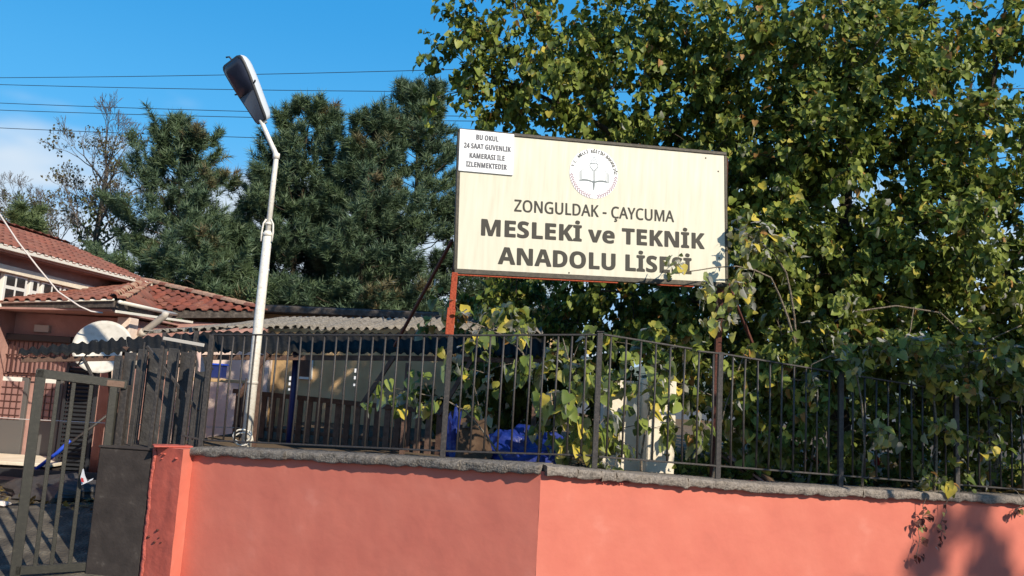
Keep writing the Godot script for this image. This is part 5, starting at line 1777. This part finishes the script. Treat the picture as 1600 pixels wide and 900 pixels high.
func bare_tree(base: Vector3, height: float, sd: int, label: String, r: float):
	rng.seed = 300 + sd
	var t := thing("bare_tree", label, "tree", base, "bare trees beyond the house")
	var s := st0()
	s.set_smooth_group(1)
	var fork := base + Vector3(0.1, height * 0.74, 0)
	tube(s, [base, base + Vector3(0.06, height * 0.2, 0), base + Vector3(-0.05, height * 0.42, 0), fork], [r, r * 0.85, r * 0.65, r * 0.45], 8)
	put("trunk", done(s), M["bare_bark"], t)
	var tips := []
	s = st0()
	for k in 17:
		var u := lerpf(0.52, 1.0, k / 16.0)
		var a := base.lerp(fork, u)
		var az := k * 2.4 + rng.randf()
		var up := lerpf(0.35, 1.3, u) if k < 15 else 2.6
		var d := Vector3(cos(az), up, sin(az)).normalized()
		twig_rec(s, a, d, height * lerpf(0.092, 0.062, u), r * lerpf(0.36, 0.26, u), 6, tips)
	var wd := put("branches", done(s), M["bare_bark"], t)
	wd.set_meta("kind", "stuff")
	# a few leaves that are left
	var list := []
	var cols := []
	for p in tips:
		if rng.randf() < 0.22 and p.y < base.y + height * 0.86:
			for k in 3:
				list.append(leaf_at(p + rand_dir() * 0.12, rand_dir(), 0.09))
				cols.append(Color(0.09, 0.10, 0.045).lerp(Color(0.14, 0.11, 0.06), rng.randf()))
	for k in 700:
		var y := rng.randf_range(0.32, 0.66) * height
		list.append(leaf_at(base + Vector3(rng.randfn() * 0.35, y, rng.randfn() * 0.35), rand_dir(), 0.13))
		cols.append(Color(0.06, 0.09, 0.03).lerp(Color(0.14, 0.13, 0.05), rng.randf()))
	many("last_leaves", leaf_mesh(), M["leaf_many"], t, list, cols)

# ====================================================================== climbing plants on the railing
func vine(label: String, lobes: Array, roots: Array, per: int, size: float, yellow: float, singles: int, sd: int):
	rng.seed = 1200 + sd
	var first: Vector3 = roots[0][0]
	var v := thing("climbing_vine", label, "vine", first, "vines on the railing")
	var sk := []
	for r in roots:
		limb("stem", r, 0.014, 0.005, M["pale_bark"], v, sk)
	var wood := st0()
	var gr := grow(lobes, sk, wood, per, size, yellow, 0.0035, 0.55)
	var wd := put("tendrils", done(wood), M["pale_bark"], v)
	wd.set_meta("kind", "stuff")
	hang_leaves(v, gr, singles)

func build_vines():
	vine("vine with broad lit leaves climbing behind the railing under the sign", [
		[Vector3(-0.42, 2.22, -7.55), 0.16, 4, 0.5], [Vector3(-0.1, 2.35, -7.8), 0.22, 6, 0.6], [Vector3(-0.35, 1.95, -7.6), 0.22, 5, 0.5], [Vector3(-1.1, 1.55, -7.9), 0.20, 4, 0.4], [Vector3(-0.75, 1.6, -7.8), 0.2, 4, 0.5], [Vector3(0.25, 2.05, -7.5), 0.28, 6, 0.6], [Vector3(0.5, 1.75, -7.45), 0.30, 9, 0.7], [Vector3(0.72, 1.5, -7.4), 0.28, 12, 0.7],
		[Vector3(0.25, 1.55, -7.9), 0.32, 2, 0.5], [Vector3(-0.3, 1.75, -8.1), 0.4, 2, 0.5], [Vector3(0.6, 2.1, -8.0), 0.45, 4, 0.6], [Vector3(0.55, 1.25, -7.35), 0.14, 4, 0.5], [Vector3(0.0, 2.3, -8.6), 0.45, 2, 0.6], [Vector3(-0.7, 2.35, -8.7), 0.3, 2, 0.6]],
		[[Vector3(0.3, 0.9, -7.6), Vector3(0.35, 1.5, -7.6), Vector3(0.1, 2.1, -7.7), Vector3(-0.5, 2.35, -7.7)], [Vector3(0.6, 0.9, -7.5), Vector3(0.65, 1.6, -7.5), Vector3(0.5, 2.2, -7.5)], [Vector3(0.1, 0.9, -7.7), Vector3(-0.4, 1.5, -7.8), Vector3(-1.1, 1.65, -7.9)]], 22, 0.115, 0.16, 300, 1)
	vine("vine with scattered bright leaves in front of the cream pier", [
		[Vector3(1.1, 1.4, -7.5), 0.24, 6, 0.5], [Vector3(1.4, 1.6, -7.6), 0.26, 5, 0.5], [Vector3(1.75, 1.5, -7.75), 0.22, 4, 0.5], [Vector3(1.2, 1.95, -7.7), 0.28, 8, 0.7], [Vector3(1.75, 2.1, -8.5), 0.35, 8, 0.7], [Vector3(2.2, 1.75, -8.4), 0.28, 12, 0.8], [Vector3(2.65, 1.9, -8.4), 0.36, 16, 0.9], [Vector3(1.0, 1.1, -7.3), 0.1, 3, 0.5], [Vector3(1.5, 2.3, -8.6), 0.5, 14, 1.0], [Vector3(2.45, 1.35, -8.3), 0.26, 10, 0.8]],
		[[Vector3(1.3, 0.9, -7.6), Vector3(1.35, 1.5, -7.7), Vector3(1.6, 2.1, -7.8)], [Vector3(2.0, 0.9, -7.8), Vector3(2.2, 1.6, -8.2), Vector3(2.5, 2.3, -8.4)]], 22, 0.12, 0.14, 300, 2)
	vine("spray of yellow green leaves hanging over the lower right corner of the sign", [
		[Vector3(1.58, 2.90, -7.72), 0.07, 2, 0.55], [Vector3(1.80, 2.80, -7.75), 0.07, 2, 0.55], [Vector3(2.36, 3.40, -7.95), 0.10, 4, 0.7], [Vector3(2.62, 3.3, -8.1), 0.16, 6, 0.9], [Vector3(2.30, 2.85, -7.9), 0.12, 5, 0.7], [Vector3(2.0, 2.78, -7.8), 0.07, 2, 0.5], [Vector3(2.1, 2.55, -7.9), 0.15, 4, 0.6]],
		[[Vector3(3.0, 2.2, -8.3), Vector3(2.7, 2.9, -8.15), Vector3(2.3, 3.05, -7.95), Vector3(1.6, 2.92, -7.75)], [Vector3(3.0, 2.2, -8.3), Vector3(2.8, 3.1, -8.2), Vector3(2.3, 3.42, -8.0)]], 20, 0.095, 0.3, 200, 3)
	vine("dim dense vine behind the railing left of the dark trunk", [
		[Vector3(2.9, 1.4, -8.3), 0.35, 16], [Vector3(3.3, 1.7, -8.4), 0.4, 18], [Vector3(2.9, 2.1, -8.4), 0.45, 20], [Vector3(3.6, 2.2, -8.5), 0.5, 22], [Vector3(3.5, 1.25, -8.5), 0.3, 10], [Vector3(3.2, 2.6, -8.6), 0.5, 18]],
		[[Vector3(3.1, 0.9, -8.3), Vector3(3.2, 1.6, -8.4), Vector3(3.0, 2.3, -8.4)], [Vector3(3.5, 0.9, -8.5), Vector3(3.5, 1.7, -8.5), Vector3(3.6, 2.5, -8.5)]], 28, 0.095, 0.06, 300, 4)
	vine("dim dense vine behind the railing at the right edge", [
		[Vector3(4.1, 1.5, -8.6), 0.4, 18], [Vector3(4.6, 1.9, -8.7), 0.45, 20], [Vector3(5.1, 1.5, -8.8), 0.4, 18], [Vector3(5.6, 1.9, -8.9), 0.45, 18], [Vector3(4.2, 2.3, -8.7), 0.5, 20], [Vector3(5.2, 2.4, -8.8), 0.5, 20], [Vector3(6.2, 1.6, -9.0), 0.5, 16], [Vector3(6.6, 2.4, -9.1), 0.6, 16], [Vector3(4.6, 1.1, -8.5), 0.2, 8, 0.7]],
		[[Vector3(4.3, 0.9, -8.6), Vector3(4.4, 1.6, -8.7), Vector3(4.3, 2.4, -8.7)], [Vector3(5.2, 0.9, -8.8), Vector3(5.3, 1.7, -8.8), Vector3(5.2, 2.5, -8.8)], [Vector3(6.2, 0.9, -9.0), Vector3(6.3, 1.7, -9.0), Vector3(6.4, 2.4, -9.1)]], 28, 0.095, 0.08, 300, 5)
	vine("vine with yellow leaves draped over the top rail of the right railing", [
		[Vector3(3.7, 2.35, -7.85), 0.16, 6, 0.6], [Vector3(4.15, 2.25, -7.98), 0.2, 9, 0.7], [Vector3(4.5, 2.05, -8.05), 0.2, 9, 0.7], [Vector3(4.85, 2.3, -8.15), 0.22, 10, 0.7], [Vector3(5.2, 2.05, -8.25), 0.22, 9, 0.7], [Vector3(5.5, 2.35, -8.35), 0.25, 10, 0.7], [Vector3(4.4, 1.6, -8.06), 0.14, 4, 0.5], [Vector3(3.2, 2.2, -7.75), 0.16, 5, 0.6], [Vector3(2.85, 1.9, -7.68), 0.14, 4, 0.5], [Vector3(5.0, 1.5, -8.25), 0.15, 4, 0.5], [Vector3(3.6, 1.55, -7.85), 0.14, 4, 0.5], [Vector3(4.2, 1.08, -8.0), 0.12, 4, 0.5]],
		[[Vector3(4.3, 0.9, -8.15), Vector3(4.35, 1.5, -8.14), Vector3(4.3, 2.15, -8.1), Vector3(4.9, 2.4, -8.2)], [Vector3(3.5, 0.9, -7.95), Vector3(3.5, 1.6, -7.9), Vector3(3.3, 2.2, -7.8), Vector3(2.9, 2.1, -7.7)]], 22, 0.10, 0.22, 300, 6)
	# arching dry stem above the right railing
	var ar := thing("arching_stem", "dry grey stem arching above the right railing", "stem", Vector3(5.0, 2.0, -8.6))
	pipe("stem", [Vector3(4.95, 2.0, -8.6), Vector3(4.9, 2.55, -8.6), Vector3(4.6, 2.78, -8.55), Vector3(4.1, 2.82, -8.5), Vector3(3.6, 2.72, -8.5), Vector3(3.3, 2.5, -8.5)], 0.009, M["pale_bark"], ar, 6)
	pipe("side_shoot", [Vector3(4.3, 2.82, -8.52), Vector3(4.25, 2.55, -8.5), Vector3(4.0, 2.3, -8.48)], 0.006, M["pale_bark"], ar, 5)
	pipe("side_shoot", [Vector3(4.93, 2.4, -8.6), Vector3(5.3, 2.6, -8.6), Vector3(5.5, 2.7, -8.6)], 0.006, M["pale_bark"], ar, 5)
	# shoots trailing down over the wall
	rng.seed = 77
	var nr := side_normal(CORNER, RIGHT_END)
	var rd := (RIGHT_END - CORNER).normalized()
	var tr := [[4.08, 0.62, "long trailing shoot with dark withered leaves hanging down the coral wall", 26], [4.34, 0.50, "thin trailing shoot hanging right beside the longest one on the wall", 14], [5.25, 0.16, "short trailing shoot hanging over the coping near the right edge", 7]]
	for q in tr:
		var x: float = q[0]
		var p := CORNER + rd * ((x - 0.33) / rd.x)
		var y := cap_y(x, false)
		var v := thing("trailing_shoot", q[2], "vine", p + Vector3(0, y, 0) + nr * 0.08, "shoots trailing over the wall")
		var pts := [p - nr * 0.15 + Vector3(0, y + 0.12, 0), p + nr * 0.02 + Vector3(0, y + 0.05, 0), p + nr * 0.095 + Vector3(0, y - 0.04, 0)]
		var L: float = q[1]
		for k in 8:
			var u := (k + 1) / 8.0
			pts.append(p + nr * (0.06 + 0.012 * sin(k * 1.4)) + rd * (-0.10 * u + 0.02 * sin(k * 1.9)) + Vector3(0, y - 0.05 - L * u, 0))
		pipe("stem", pts, 0.0035, M["pale_bark"], v, 5)
		for k in int(q[3]):
			var u := pow(rng.randf(), 0.85)
			var f := 2.0 + u * 7.6
			var i := int(f)
			var a: Vector3 = pts[i].lerp(pts[mini(i + 1, pts.size() - 1)], f - i)
			var o := a + rd * rng.randfn() * 0.035 + nr * rng.randf_range(0.0, 0.03)
			pipe("leaf_stalk", [a, a.lerp(o, 0.6) + Vector3(0, 0.01, 0), o], 0.0018, M["pale_bark"], v, 4)
			put("leaf", leaf_mesh(), M["rust_dark"] if rng.randf() < 0.72 else M["leaf_0"], v, leaf_at(o, nr, rng.randf_range(0.035, 0.068)))

# ====================================================================== wires
func build_wires():
	var ends := [[17.96, 17.80], [17.54, 16.67], [16.43, 15.40], [16.01, 15.13], [14.95, 13.98]]
	var names := ["topmost of the five overhead wires in the sky", "second overhead wire from the top", "middle overhead wire of the five in the sky", "second overhead wire from the bottom", "lowest of the five overhead wires in the sky"]
	for i in 5:
		var a := Vector3(-30.2, ends[i][0], -45.0)
		var b := Vector3(-5.85, ends[i][1], -40.0)
		var d := (b - a)
		var pts := []
		for k in 25:
			var u := lerpf(-0.8, 2.2, k / 24.0)
			pts.append(a + d * u + Vector3(0, 0.25 * (u - 0.0) * (u - 1.0), 0))
		var w := thing("overhead_wire", names[i], "wire", a, "overhead wires")
		pipe("strand", pts, 0.019, M["wire"], w, 5)
	var c := thing("loose_cable", "pale cable sagging from the upper left across the house front", "cable", Vector3(-6.3, 2.6, -11.5))
	pipe("strand", [Vector3(-7.9, 4.3, -11.5), Vector3(-7.18, 3.42, -11.5), Vector3(-6.84, 3.06, -11.5), Vector3(-6.50, 2.72, -11.5), Vector3(-6.17, 2.53, -11.5), Vector3(-6.02, 2.47, -11.55), Vector3(-5.88, 2.46, -11.6)], 0.011, M["cable_pale"], c, 6)
